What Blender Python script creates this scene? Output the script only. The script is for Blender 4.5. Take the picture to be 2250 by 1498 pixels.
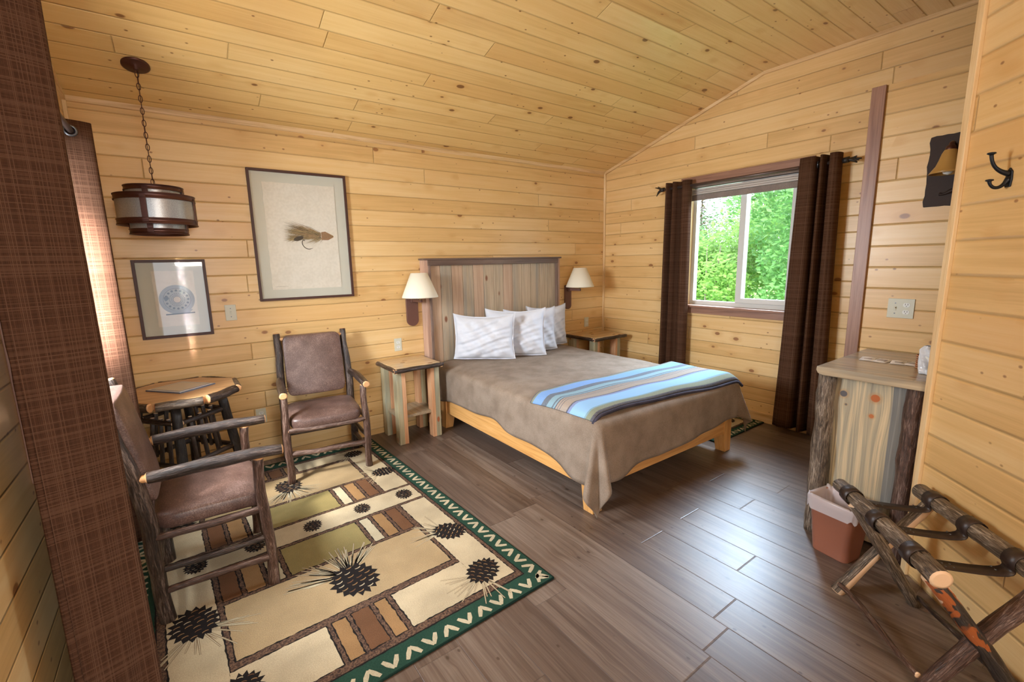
import bpy, bmesh, math, random
from mathutils import Vector, Matrix
R=math.radians; PI=math.pi
for o in list(bpy.data.objects): bpy.data.objects.remove(o)
C=bpy.context.scene; COL=C.collection
# ------------------------------------------------------------------ camera
cam=bpy.data.cameras.new('camera'); camo=bpy.data.objects.new('camera',cam); COL.objects.link(camo)
cam.sensor_fit='HORIZONTAL'; cam.sensor_width=36; cam.lens=36*1000.06/2250; cam.clip_start=.02; cam.clip_end=200
_az,_pi,_ro=0.6261888,0.1708607,0.0201974
_f=Vector((math.sin(_az)*math.cos(_pi),math.cos(_az)*math.cos(_pi),-math.sin(_pi)))
_r=Vector((math.cos(_az),-math.sin(_az),0)); _d=_f.cross(_r)
_r2=_r*math.cos(_ro)+_d*math.sin(_ro); _d2=_d*math.cos(_ro)-_r*math.sin(_ro)
m=Matrix((( _r2.x,-_d2.x,-_f.x,0),(_r2.y,-_d2.y,-_f.y,0),(_r2.z,-_d2.z,-_f.z,1.5),(0,0,0,1)))
camo.matrix_world=m; C.camera=camo
# ------------------------------------------------------------------ world, lights, exposure
W=bpy.data.worlds.new('sky'); C.world=W; W.use_nodes=True
nt=W.node_tree; bg=nt.nodes['Background']
tc=nt.nodes.new('ShaderNodeTexCoord'); nz=nt.nodes.new('ShaderNodeTexNoise'); nz.inputs['Scale'].default_value=2.2; nz.inputs['Detail'].default_value=4
nt.links.new(tc.outputs['Generated'],nz.inputs['Vector'])
rp=nt.nodes.new('ShaderNodeValToRGB'); nt.links.new(nz.outputs['Fac'],rp.inputs['Fac'])
rp.color_ramp.elements[0].position=.35; rp.color_ramp.elements[0].color=(.62,.78,1,1)
rp.color_ramp.elements[1].position=.6; rp.color_ramp.elements[1].color=(.93,.96,1,1)
nt.links.new(rp.outputs['Color'],bg.inputs['Color']); bg.inputs['Strength'].default_value=2.6
def area(name,loc,target,sx,sy,power,col):
    l=bpy.data.lights.new(name,'AREA'); l.shape='RECTANGLE'; l.size=sx; l.size_y=sy; l.energy=power; l.color=col
    o=bpy.data.objects.new(name,l); COL.objects.link(o); o.location=loc
    o.rotation_euler=(Vector(target)-Vector(loc)).to_track_quat('-Z','Y').to_euler(); return o
area('daylight_left_window',(-.80,1.12,1.75),(-.33,3.02,1.40),.14,.6,11,(.95,.92,1)).data.spread=R(9)
area('skylight_left_window',(-.95,2.5,1.9),(.9,2.3,.9),.9,1.0,118,(.86,.93,1))
area('fill_doorway',(.3,-2.1,1.9),(1.2,2,1.1),.6,.7,30,(1,.95,.88))  # added fill at the unseen doorway behind the camera, standing in for daylight
area('daylight_right_window',(5.6,2.1,2.80),(2.6,1.8,.6),1.9,1.1,330,(.60,.79,1))
area('ceiling_fill_left_window',(-.95,2.5,.95),(1.5,2.2,2.7),.9,.6,20,(1,.97,.90))  # added uplight outside the left window to brighten the ceiling
l=bpy.data.lights.new('fill_behind_camera','POINT'); l.shadow_soft_size=.22; l.energy=17; l.color=(1,.94,.86)  # unseen point light added behind the camera as room fill, no fixture
o=bpy.data.objects.new('fill_behind_camera',l); COL.objects.link(o); o.location=(.55,-.8,2.25)
sl=bpy.data.lights.new('sun','SUN'); sl.energy=2.6; sl.angle=R(6); sl.color=(1,.96,.88)
so=bpy.data.objects.new('sun',sl); COL.objects.link(so); so.rotation_euler=Vector((.62,.35,-.85)).to_track_quat('-Z','Y').to_euler()
C.view_settings.view_transform='Standard'; C.view_settings.look='None'; C.view_settings.gamma=1; C.view_settings.use_curve_mapping=False
C.view_settings.exposure=0.90
# ------------------------------------------------------------------ node helpers
class N:
    def __init__(s,name):
        s.m=bpy.data.materials.new(name); s.m.use_nodes=True; s.t=s.m.node_tree; s.b=s.t.nodes['Principled BSDF']
    def L(s,a,b):
        if hasattr(a,'is_output') or isinstance(a,bpy.types.NodeSocket): s.t.links.new(a,b)
        else: b.default_value=a
    def m2(s,op,a,b=None,c=None):
        n=s.t.nodes.new('ShaderNodeMath'); n.operation=op
        for i,v in enumerate((a,b,c)):
            if v is not None: s.L(v,n.inputs[i])
        return n.outputs[0]
    def coord(s,k='Object'): return s.t.nodes.new('ShaderNodeTexCoord').outputs[k]
    def sep(s,v):
        n=s.t.nodes.new('ShaderNodeSeparateXYZ'); s.L(v,n.inputs[0]); return n.outputs
    def comb(s,x,y,z=0.):
        n=s.t.nodes.new('ShaderNodeCombineXYZ')
        for i,v in enumerate((x,y,z)): s.L(v,n.inputs[i])
        return n.outputs[0]
    def scale(s,v,sc):
        n=s.t.nodes.new('ShaderNodeVectorMath'); n.operation='MULTIPLY'; s.L(v,n.inputs[0]); n.inputs[1].default_value=sc; return n.outputs[0]
    def noise(s,v,sc=5,det=3,rough=.5,dist=0):
        n=s.t.nodes.new('ShaderNodeTexNoise'); s.L(v,n.inputs['Vector']); n.inputs['Scale'].default_value=sc; n.inputs['Detail'].default_value=det
        n.inputs['Roughness'].default_value=rough; n.inputs['Distortion'].default_value=dist; return n.outputs['Fac']
    def white(s,v):
        n=s.t.nodes.new('ShaderNodeTexWhiteNoise'); n.noise_dimensions='3D'; s.L(v,n.inputs['Vector']); return n.outputs['Value']
    def voro(s,v,sc=1):
        n=s.t.nodes.new('ShaderNodeTexVoronoi'); s.L(v,n.inputs['Vector']); n.inputs['Scale'].default_value=sc; return n.outputs['Distance'],n.outputs['Color']
    def mr(s,v,a,b,c=0.,d=1.,sm=True):
        n=s.t.nodes.new('ShaderNodeMapRange'); n.interpolation_type='SMOOTHSTEP' if sm else 'LINEAR'; n.clamp=True
        s.L(v,n.inputs[0])
        for i,x in enumerate((a,b,c,d)): s.L(x,n.inputs[i+1])
        return n.outputs[0]
    def ramp(s,v,st):
        n=s.t.nodes.new('ShaderNodeValToRGB'); s.L(v,n.inputs[0]); e=n.color_ramp.elements
        while len(e)<len(st): e.new(.5)
        for i,(p,c) in enumerate(st): e[i].position=p; e[i].color=(*c,1)
        return n.outputs[0]
    def mix(s,f,a,b,mode='MIX'):
        n=s.t.nodes.new('ShaderNodeMix'); n.data_type='RGBA'; n.blend_type=mode; s.L(f,n.inputs[0])
        for v,i in ((a,6),(b,7)):
            if isinstance(v,tuple): n.inputs[i].default_value=(*v,1)
            else: s.L(v,n.inputs[i])
        return n.outputs[2]
    def bump(s,h,dist=.002,st=1.):
        n=s.t.nodes.new('ShaderNodeBump'); n.inputs['Strength'].default_value=st; n.inputs['Distance'].default_value=dist; s.L(h,n.inputs['Height'])
        s.t.links.new(n.outputs[0],s.b.inputs['Normal'])
    def col(s,c): 
        if isinstance(c,tuple): s.b.inputs['Base Color'].default_value=(*c,1)
        else: s.L(c,s.b.inputs['Base Color'])
    def set(s,**k):
        for a,v in k.items(): s.L(v,s.b.inputs[a.replace('_',' ')])
        return s
def plain(name,c,rough=.5,metal=0,**k):
    n=N(name); n.col(c); n.set(Roughness=rough,Metallic=metal,**k); return n.m
def planks(name,la,ca,w,Ln,tone,knots=1.0,cmul=1.0,groove=.035,rough=.34,off=0.,kcol=(.26,.10,.035),gdark=.33,gw=.9,bd=.006,jw=.004):
    """tongue and groove pine: la = axis along the boards, ca = across"""
    n=N(name); s=n.sep(n.coord()); l=s[la]; c=n.m2('MULTIPLY_ADD',s[ca],cmul,off)
    r=n.m2('DIVIDE',c,w); row=n.m2('FLOOR',r); fr=n.m2('SUBTRACT',r,row)
    rn=n.white(n.comb(row,3.7,1.1)); ls=n.m2('ADD',n.m2('DIVIDE',l,Ln),n.m2('MULTIPLY',rn,7.3)); seg=n.m2('FLOOR',ls); fs=n.m2('SUBTRACT',ls,seg)
    idv=n.white(n.comb(row,seg,2.2)); id2=n.white(n.comb(row,seg,9.1))
    e=n.m2('MINIMUM',fr,n.m2('SUBTRACT',1.,fr)); gm=n.mr(e,0.,groove,1.,0.)
    je=n.m2('MULTIPLY',n.m2('MINIMUM',fs,n.m2('SUBTRACT',1.,fs)),Ln); jm=n.mr(je,0.,jw,1.,0.)
    line=n.m2('MAXIMUM',gm,jm)
    offv=n.m2('MULTIPLY',idv,31.)
    # knots
    kd,kc=n.voro(n.comb(n.m2('ADD',n.m2('MULTIPLY',l,5.2),offv),n.m2('MULTIPLY',c,8.6),offv),1)
    ks=n.sep(kc); kr=n.mr(ks[0],.52,1.,.05,.15*knots,False); km=n.mr(n.m2('SUBTRACT',kd,kr),-.03,.03,1.,0.); km=n.m2('MULTIPLY',km,n.m2('GREATER_THAN',ks[0],.52))
    kh=n.mr(n.m2('SUBTRACT',kd,kr),0.,.30,1.,0.); kh=n.m2('MULTIPLY',kh,n.m2('GREATER_THAN',ks[0],.52))
    sd,sc=n.voro(n.comb(n.m2('ADD',n.m2('MULTIPLY',l,13.),offv),n.m2('MULTIPLY',c,19.),offv),1); ss=n.sep(sc)
    sm=n.m2('MULTIPLY',n.mr(sd,.06,.15,1.,0.),n.m2('GREATER_THAN',ss[1],.68))
    # grain
    cc=n.m2('ADD',c,n.m2('MULTIPLY',kh,.012)); gv=n.comb(n.m2('ADD',n.m2('MULTIPLY',l,1.3),offv),n.m2('MULTIPLY',cc,34.),offv)
    g=n.noise(gv,1,4,.6,.6); g2=n.noise(n.comb(n.m2('ADD',n.m2('MULTIPLY',l,4.),offv),n.m2('MULTIPLY',cc,160.),offv),1,3,.6)
    gl=n.noise(n.comb(n.m2('ADD',l,offv),n.m2('MULTIPLY',c,3.),offv),1.1,2)
    f=n.m2('ADD',n.m2('MULTIPLY',n.m2('SUBTRACT',g,.5),gw),n.m2('ADD',n.m2('MULTIPLY',n.m2('SUBTRACT',g2,.5),.35 if gw<1 else .8),n.m2('ADD',n.m2('MULTIPLY',n.m2('SUBTRACT',idv,.5),.5 if 'floor' not in name else .45),n.m2('ADD',n.m2('MULTIPLY',n.m2('SUBTRACT',gl,.5),.8),.5))))
    base=n.ramp(f,[(0.,tone[0]),(.5,tone[1]),(1.,tone[2])])
    base=n.mix(n.mr(id2,.75,1.,0.,.5),base,tone[3])
    base=n.mix(n.m2('MULTIPLY',kh,.38),base,tone[4]); base=n.mix(n.m2('MULTIPLY',km,.85),base,kcol); base=n.mix(n.m2('MULTIPLY',sm,.8),base,kcol)
    base=n.mix(n.m2('MULTIPLY',line,gdark),base,tuple(x*.30 for x in tone[4]))
    n.col(base); n.set(Roughness=rough)
    prof=n.mr(e,0.,groove*1.6,0.,1.)
    n.bump(n.m2('ADD',n.m2('MULTIPLY',n.m2('MINIMUM',prof,n.mr(je,0.,.005,0.,1.)),1.),n.m2('MULTIPLY',g2,.03)),bd,.75)
    return n.m
PT=[(.57,.345,.125),(.745,.49,.21),(.83,.605,.31),(.69,.395,.145),(.59,.315,.10)]
WALLX=planks('pine_boards_along_x',0,2,.127,3.3,PT,off=-.05)
WALLY=planks('pine_boards_along_y',1,2,.1245,3.6,PT,off=-.058)
PART=planks('pine_boards_partition',0,2,.141,4.5,PT,.8,groove=.05,rough=.33)
CT=[(.62,.37,.125),(.78,.52,.205),(.86,.62,.28),(.72,.42,.145),(.62,.33,.10)]
CEIL=planks('pine_boards_ceiling',0,1,.137,2.4,CT,1.1,rough=.27,cmul=1.04,kcol=(.16,.06,.02))
FT=[(.060,.037,.027),(.125,.085,.064),(.215,.165,.130),(.105,.068,.050),(.09,.058,.04)]
FLOOR=planks('plank_floor',1,0,.185,1.25,FT,.55,groove=.008,rough=.36,kcol=(.05,.03,.02),gdark=.5,gw=1.5,bd=.0012,jw=.0022)
def lumber(name,axis,a,b,c,sc=26,rough=.4,knot=True,stain=None,ck=(.25,.10,.05),ks=11.):
    n=N(name); s=n.sep(n.coord()); ax=[s[0],s[1],s[2]]; k=[sc,sc,sc]; k[axis]=1.6
    v=n.comb(*[n.m2('MULTIPLY',ax[i],float(k[i])) for i in range(3)])
    g=n.noise(v,1,5,.6,.8); k2=[130.]*3; k2[axis]=3.; g2=n.noise(n.comb(*[n.m2('MULTIPLY',ax[i],k2[i]) for i in range(3)]),1,3)
    f=n.m2('ADD',g,n.m2('MULTIPLY',n.m2('SUBTRACT',g2,.5),.45)); cl=n.ramp(f,[(.28,a),(.5,b),(.72,c)])
    if stain:
        k3=[9.]*3; k3[axis]=.7; h=n.noise(n.comb(*[n.m2('MULTIPLY',ax[i],k3[i]) for i in range(3)]),1,3,.6,.5)
        cl=n.mix(n.mr(h,.45,.68,0.,.75),cl,stain)
    if knot:
        k4=[ks]*3; k4[axis]=ks*.5; d,cc=n.voro(n.comb(*[n.m2('MULTIPLY',ax[i],k4[i]) for i in range(3)]),1); q=n.sep(cc)
        cl=n.mix(n.m2('MULTIPLY',n.mr(d,.10,.17,1.,0.),n.m2('GREATER_THAN',q[0],.62)),cl,ck)
    n.col(cl); n.set(Roughness=rough); n.bump(f,.0015,.35); return n.m
TRIM=lumber('trim_pine',2,(.58,.36,.16),(.76,.54,.28),(.86,.66,.40),knot=False)
TRIMX=lumber('trim_pine_x',0,(.52,.30,.12),(.70,.47,.23),(.82,.60,.34),knot=False)
TRIMY=lumber('trim_pine_y',1,(.52,.30,.12),(.70,.47,.23),(.82,.60,.34),knot=False)
REDT=lumber('brown_stained_trim',2,(.20,.095,.060),(.30,.155,.10),(.38,.21,.14),knot=False)
REDY=lumber('brown_stained_trim_y',1,(.20,.095,.060),(.30,.155,.10),(.38,.21,.14),knot=False)
GREYP=lumber('blue_stain_pine',2,(.30,.25,.14),(.47,.41,.25),(.60,.53,.34),stain=(.25,.27,.215),ck=(.35,.11,.04))
VANP=lumber('vanity_pine',2,(.34,.24,.12),(.62,.48,.28),(.75,.62,.38),stain=(.30,.29,.24),ck=(.38,.12,.05),sc=18)
VANT=lumber('vanity_top_pine',1,(.27,.20,.125),(.41,.32,.21),(.52,.42,.28),stain=(.28,.255,.20),ck=(.24,.11,.055),rough=.25)
NSTOP=lumber('nightstand_top_pine',0,(.42,.25,.12),(.62,.42,.22),(.74,.56,.33),rough=.15,stain=(.40,.33,.20))
TTOP=lumber('table_top_pine',0,(.42,.21,.08),(.58,.33,.14),(.68,.43,.21),rough=.3)
REDWOOD=lumber('reddish_pine',2,(.50,.24,.12),(.66,.36,.19),(.76,.47,.27),knot=False)
BEDW=lumber('bed_maple',1,(.55,.26,.075),(.68,.35,.11),(.78,.45,.17),knot=False,rough=.3)
HB=[lumber('headboard_plank_%d'%i,2,*c,stain=s,ck=(.22,.085,.04),ks=8.) for i,(c,s) in enumerate([
  (((.26,.16,.11),(.36,.23,.165),(.44,.30,.22)),None),(((.36,.28,.18),(.48,.37,.25),(.56,.45,.31)),(.27,.25,.21)),
  (((.34,.26,.17),(.45,.35,.235),(.53,.42,.29)),(.25,.24,.205)),(((.38,.25,.16),(.48,.33,.22),(.55,.40,.28)),None)])]
HBF=lumber('headboard_frame_light',2,(.40,.24,.17),(.52,.33,.24),(.60,.40,.30),knot=False)
HBM=lumber('headboard_moulding',0,(.09,.055,.042),(.14,.09,.068),(.19,.13,.10),knot=False)
def barkm(name,a,b,c,rough=.42,sc=1.):
    n=N(name); uv=n.coord('UV'); s=n.sep(uv)
    g=n.noise(n.comb(n.m2('MULTIPLY',s[0],14.*sc),n.m2('MULTIPLY',s[1],150.*sc),0.),1,5,.7,1.2)
    h=n.noise(n.comb(n.m2('MULTIPLY',s[0],3.),n.m2('MULTIPLY',s[1],9.),0.),1,2)
    f=n.m2('ADD',g,n.m2('MULTIPLY',n.m2('SUBTRACT',h,.5),.45)); n.col(n.ramp(f,[(.38,a),(.53,b),(.67,c)])); n.set(Roughness=rough); n.bump(f,.004,.9); return n.m
BARK=barkm('hickory_bark',(.012,.007,.005),(.05,.03,.022),(.21,.155,.125),.30)
BARKR=barkm('brown_bark',(.035,.016,.010),(.11,.058,.040),(.30,.21,.17),.28)
BARKG=barkm('grey_bark',(.035,.024,.016),(.16,.115,.078),(.46,.38,.30),.30)
BARKD=barkm('dark_bark',(.006,.005,.005),(.022,.017,.015),(.07,.06,.055),.35)
CUT=plain('cut_wood',(.66,.36,.16),.5); CUTP=plain('pale_cut_wood',(.80,.55,.34),.45); PEEL=plain('peeled_bark',(.48,.15,.045),.4)
def leather():
    n=N('brown_leather'); c=n.coord(); g=n.noise(c,190,4,.7); h=n.noise(c,6,4,.6); f=n.m2('ADD',n.m2('MULTIPLY',g,.6),n.m2('MULTIPLY',h,.5))
    n.col(n.ramp(f,[(.40,(.060,.030,.024)),(.56,(.135,.078,.062)),(.70,(.28,.185,.155))])); n.set(Roughness=.38); n.bump(g,.0012,.4); return n.m
LEATH=leather(); STRAP=plain('strap_leather',(.030,.017,.013),.42)
def curtainm():
    n=N('brown_woven_curtain'); s=n.sep(n.coord('UV'))
    def thr(x,f,seed):
        r=n.m2('MULTIPLY',x,f); i=n.m2('FLOOR',r); fr=n.m2('SUBTRACT',r,i); w=n.white(n.comb(i,seed,0.))
        return n.m2('MULTIPLY',n.mr(n.m2('ABSOLUTE',n.m2('SUBTRACT',fr,.5)),.15,.5,1.,.15),n.mr(w,.2,1.,.30,1.))
    a=thr(s[0],320.,1.5); b=thr(s[1],300.,4.5); a2=thr(s[0],120.,8.); b2=thr(s[1],95.,3.)
    f=n.m2('ADD',n.m2('MAXIMUM',n.m2('MULTIPLY',a,.7),n.m2('MULTIPLY',b,.7)),n.m2('MULTIPLY',n.m2('MAXIMUM',a2,b2),.13))
    cl=n.ramp(f,[(.0,(.034,.013,.007)),(.45,(.098,.046,.026)),(1.,(.175,.095,.058))])
    n.col(cl); n.set(Roughness=.8); n.b.inputs['Specular IOR Level'].default_value=.08; n.bump(f,.001,.3)
    tr=n.t.nodes.new('ShaderNodeBsdfTranslucent'); n.L(cl,tr.inputs['Color']); mx=n.t.nodes.new('ShaderNodeMixShader'); mx.inputs[0].default_value=.24
    out=n.t.nodes['Material Output']; n.t.links.new(n.b.outputs[0],mx.inputs[1]); n.t.links.new(tr.outputs[0],mx.inputs[2]); n.t.links.new(mx.outputs[0],out.inputs[0]); return n.m
CURT=curtainm()
def fabric(name,c1,c2,sc=400,rough=.9,bd=.001):
    n=N(name); c=n.coord(); g=n.noise(c,sc,2); h=n.noise(c,9,4); f=n.m2('ADD',n.m2('MULTIPLY',g,.6),n.m2('MULTIPLY',h,.4)); n.col(n.mix(n.mr(f,.35,.65),c1,c2)); n.set(Roughness=rough); n.bump(f,bd,.5)
    n.b.inputs['Specular IOR Level'].default_value=.15; return n.m
BLK=fabric('taupe_blanket',(.185,.135,.098),(.30,.235,.18)); PIL=fabric('white_cotton',(.60,.63,.70),(.68,.71,.77),700,.8,.0004)
METAL=plain('dark_bronze',(.085,.032,.022),.38,.6); IRON=plain('black_iron',(.022,.024,.028),.42,.7); GROM=plain('grommet_steel',(.12,.13,.15),.3,.9)
ROD=plain('dark_rod',(.11,.075,.065),.35,.5)
FRAME=plain('picture_frame_brown',(.055,.017,.011),.5); GLASS=None
def glassm(name,tint=(1,1,1),a=.08):
    n=N(name); out=n.t.nodes['Material Output']; tr=n.t.nodes.new('ShaderNodeBsdfTransparent'); gl=n.t.nodes.new('ShaderNodeBsdfGlossy'); gl.inputs['Roughness'].default_value=.03
    tr.inputs[0].default_value=(*tint,1); lw=n.t.nodes.new('ShaderNodeLayerWeight'); lw.inputs[0].default_value=.5; fz=n.t.nodes.new('ShaderNodeMath'); fz.operation='MULTIPLY_ADD'; pw=n.m2('POWER',lw.outputs['Facing'],4.); n.t.links.new(pw,fz.inputs[0]); fz.inputs[1].default_value=.45; fz.inputs[2].default_value=.03; mx=n.t.nodes.new('ShaderNodeMixShader')
    n.t.links.new(fz.outputs[0],mx.inputs[0]); n.t.links.new(tr.outputs[0],mx.inputs[1]); n.t.links.new(gl.outputs[0],mx.inputs[2]); n.t.links.new(mx.outputs[0],out.inputs[0]); return n.m
GLASS=glassm('clear_glass')
SHADE=plain('cream_lamp_shade',(.80,.76,.62),.7); SHADE.node_tree.nodes['Principled BSDF'].inputs['Emission Color'].default_value=(1,.95,.8,1)
PLATE=plain('cream_plastic',(.62,.62,.50),.4); WHITEP=plain('white_plastic',(.78,.80,.76),.35); DARKP=plain('dark_slot',(.05,.05,.04),.5)
SCW=plain('brown_sconce_wood',(.15,.068,.050),.45)
VIN=plain('white_vinyl',(.62,.64,.62),.35)
# ------------------------------------------------------------------ mesh helpers
class MB:
    def __init__(s): s.bm=bmesh.new(); s.uv=s.bm.loops.layers.uv.new('uv')
    def f(s,vs,mi=0,sm=False,uv=None):
        try: fc=s.bm.faces.new(vs)
        except ValueError: return None
        fc.material_index=mi; fc.smooth=sm
        if uv:
            for lp,q in zip(fc.loops,uv): lp[s.uv].uv=q
        return fc
    def v(s,*p): return s.bm.verts.new(p if len(p)==3 else p[0])
    def box(s,x0,x1,y0,y1,z0,z1,mi=0,M=None):
        P=[Vector((x,y,z)) for z in (z0,z1) for y in (y0,y1) for x in (x0,x1)]
        if M: P=[M@p for p in P]
        V=[s.v(p) for p in P]
        for q in ((0,2,3,1),(4,5,7,6),(0,1,5,4),(2,6,7,3),(0,4,6,2),(1,3,7,5)): s.f([V[i] for i in q],mi)
        return s
    def prism(s,pts,d,mi=0,M=None,mi_top=None):
        """pts: 3D outline, d: extrusion vector"""
        d=Vector(d); A=[Vector(p) for p in pts]; B=[p+d for p in A]
        if M: A=[M@p for p in A]; B=[M@p for p in B]
        a=[s.v(p) for p in A]; b=[s.v(p) for p in B]; n=len(a)
        s.f(a[::-1],mi); s.f(b,mi if mi_top is None else mi_top)
        for i in range(n): s.f([a[i],a[(i+1)%n],b[(i+1)%n],b[i]],mi)
        return s
    def tube(s,pts,r,seg=12,mi=0,cap=1,wob=0.,seed=0,sub=0,tip=None,strip=None):
        """round stick along pts, r a number or list"""
        rnd=random.Random(seed); P=[Vector(p) for p in pts]
        if not isinstance(r,(list,tuple)): r=[r]*len(P)
        r=list(r)
        for _ in range(sub):
            Q=[];q=[]
            for i in range(len(P)-1):
                Q.append(P[i]);q.append(r[i]); Q.append((P[i]+P[i+1])/2);q.append((r[i]+r[i+1])/2)
            Q.append(P[-1]);q.append(r[-1]); P=Q;r=q
            if len(P)>4: P=[P[0]]+[(P[i-1]+P[i]*2+P[i+1])/4 for i in range(1,len(P)-1)]+[P[-1]]
        rings=[];L=0.;Ls=[];up=None
        ph=[rnd.random()*6 for _ in range(6)]
        for i,p in enumerate(P):
            if i: L+=(p-P[i-1]).length
            Ls.append(L)
            t=(P[min(i+1,len(P)-1)]-P[max(i-1,0)]).normalized()
            if up is None: up=t.orthogonal().normalized()
            up=(up-t*up.dot(t)).normalized(); bi=t.cross(up); ring=[]
            for k in range(seg):
                a=2*PI*k/seg; rr=r[i]*(1+wob*(math.sin(2*a+ph[0]+L*9)*.5+math.sin(3*a+ph[1]-L*15)*.4+math.sin(L*28+ph[2]+a)*.6+rnd.uniform(-.4,.4)))
                ring.append(s.v(p+(up*math.cos(a)+bi*math.sin(a))*rr))
            rings.append(ring)
        for i in range(len(P)-1):
            for k in range(seg):
                k2=(k+1)%seg; c=r[i]*2*PI; mi_=mi
                if strip and ((rings[i][k].co+rings[i][k2].co)/2-P[i]).normalized().dot(Vector(strip[0]).normalized())>strip[1]: mi_=cap
                s.f([rings[i][k],rings[i][k2],rings[i+1][k2],rings[i+1][k]],mi_,True,[(Ls[i],k/seg*c),(Ls[i],(k+1)/seg*c),(Ls[i+1],(k+1)/seg*c),(Ls[i+1],k/seg*c)])
        if tip: # rounded cut ends
            for e,ring,sg in ((0,rings[0],-1),(1,rings[-1],1)):
                t=(P[-1]-P[-2]).normalized() if e else (P[0]-P[1]).normalized(); ce=P[-1] if e else P[0]
                r2=[s.v(ce+(v.co-ce)*.72+t*tip) for v in ring]
                for k in range(seg):
                    q=[ring[k],ring[(k+1)%seg],r2[(k+1)%seg],r2[k]]; s.f(q if e else q[::-1],cap,True)
                s.f(r2 if e else r2[::-1],cap)
        else: s.f(rings[0][::-1],cap); s.f(rings[-1],cap)
        return s
    def lathe(s,prof,c=(0,0,0),seg=32,mi=0,M=None,sm=True,close=False):
        rings=[]
        for (r,z) in prof:
            ring=[]
            for k in range(seg):
                a=2*PI*k/seg; p=Vector((r*math.cos(a),r*math.sin(a),z)); p=(M@p if M else p)+Vector(c); ring.append(s.v(p))
            rings.append(ring)
        n=len(rings)
        for i in range(n if close else n-1):
            for k in range(seg): s.f([rings[i][k],rings[i][(k+1)%seg],rings[(i+1)%n][(k+1)%seg],rings[(i+1)%n][k]],mi,sm)
        if not close:
            if prof[0][0]>1e-5: pass
        return s
    def disc(s,c,r,nrm,mi=0,seg=24,h=.0,M=None):
        q=Vector((0,0,1)).rotation_difference(Vector(nrm)); ring=[s.v(Vector(c)+q@Vector((r*math.cos(2*PI*k/seg),r*math.sin(2*PI*k/seg),0))) for k in range(seg)]
        s.f(ring,mi); return s
    def cyl(s,a,b,r,mi=0,seg=20): return s.tube([a,b],r,seg,mi,mi)
    def grid(s,fn,nu,nv,mi=0,sm=True,uvf=None,closeu=False):
        V=[[s.v(fn(i/nu,j/nv)) for j in range(nv+1)] for i in range(nu+(0 if closeu else 1))]
        for i in range(nu):
            for j in range(nv):
                i2=(i+1)%len(V) if closeu else i+1
                uv=[uvf(a/nu,b/nv) for a,b in ((i,j),(i+1,j),(i+1,j+1),(i,j+1))] if uvf else None
                s.f([V[i][j],V[i2][j],V[i2][j+1],V[i][j+1]],mi(i/nu,j/nv) if callable(mi) else mi,sm,uv)
        return V
    def build(s,name,mats,parent=None,world=True,bevel=0,solid=0,subs=0,fix=True):
        if fix: bmesh.ops.recalc_face_normals(s.bm,faces=s.bm.faces)
        if parent is not None and world:
            p=parent; 
            while p.parent: p=p.parent
            bmesh.ops.translate(s.bm,verts=s.bm.verts,vec=-Vector(p.location))
        me=bpy.data.meshes.new(name); s.bm.to_mesh(me); s.bm.free()
        for x in (mats if isinstance(mats,(list,tuple)) else [mats]): me.materials.append(x)
        o=bpy.data.objects.new(name,me); COL.objects.link(o)
        if parent is not None: o.parent=parent
        if solid: q=o.modifiers.new('s','SOLIDIFY'); q.thickness=solid; q.offset=0
        if bevel: q=o.modifiers.new('b','BEVEL'); q.width=bevel; q.segments=2; q.limit_method='ANGLE'
        if subs: q=o.modifiers.new('u','SUBSURF'); q.levels=subs; q.render_levels=subs
        return o
def tag(o,label=None,cat=None,group=None,kind=None):
    if label: o['label']=label
    if cat: o['category']=cat
    if group: o['group']=group
    if kind: o['kind']=kind
    return o
def thing(name,label,cat,loc=(0,0,0),rz=0,group=None):
    o=bpy.data.objects.new(name,None); COL.objects.link(o); o.location=loc; o.rotation_euler=(0,0,rz); o.empty_display_size=.1
    return tag(o,label,cat,group)
def struct(o): o['kind']='structure'; return o
def copy_tree(o,parent=None):
    c=o.copy(); COL.objects.link(c); c.parent=parent
    for ch in [x for x in o.children]: copy_tree(ch,c)
    return c
# ================================================================== SETTING
XL,XR,YB,YF=-.433,4.22,3.89,-1.6; ZW,ZC,YS=2.52,3.05,2.10; T=.12
def gable(y0,y1):
    pts=[]
    f=lambda y: ZC if y<YS else ZC-(y-YS)*(ZC-ZW)/(YB-YS)
    ys=[y0]+([YS] if y0<YS<y1 else [])+[y1]
    return [(y,f(y)) for y in ys]
def sidewall(name,x,dx,y0,y1,wy0,wy1,wz0,wz1,mt):
    mb=MB()
    def pz(a,b,zb):
        g=gable(a,b); pts=[(x,a,zb),(x,b,zb)]+[(x,y,z) for y,z in g[::-1]]; mb.prism(pts,(dx,0,0))
    pz(y0,wy0,0); pz(wy0,wy1,wz1); pz(wy1,y1,0); mb.box(min(x,x+dx),max(x,x+dx),wy0,wy1,0,wz0)
    return struct(mb.build(name,mt))
WY0,WY1,WZ0,WZ1=1.74,2.76,1.03,2.23
sidewall('wall_right',XR,.14,YF-T,YB+T,WY0,WY1,WZ0,WZ1,WALLY)
LY0,LY1,LZ0,LZ1=2.0,2.97,.94,2.06
sidewall('wall_left',XL,-.12,YF-T,YB+T,LY0,LY1,LZ0,LZ1,WALLY)
struct(MB().box(XL,XR,YB,YB+T,0,ZW+.02).build('wall_back',WALLX))
mb=MB(); mb.box(XL,-.35,YF-T,YF,0,ZC); mb.box(.6,XR,YF-T,YF,0,ZC); mb.box(-.35,.6,YF-T,YF,2.06,ZC); struct(mb.build('wall_front',WALLX))
struct(MB().box(XL-.13,XR+.15,YF-.13,YB+.13,-.1,0).build('floor',FLOOR))
mb=MB(); g=(ZC-ZW)/(YB-YS)
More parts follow.
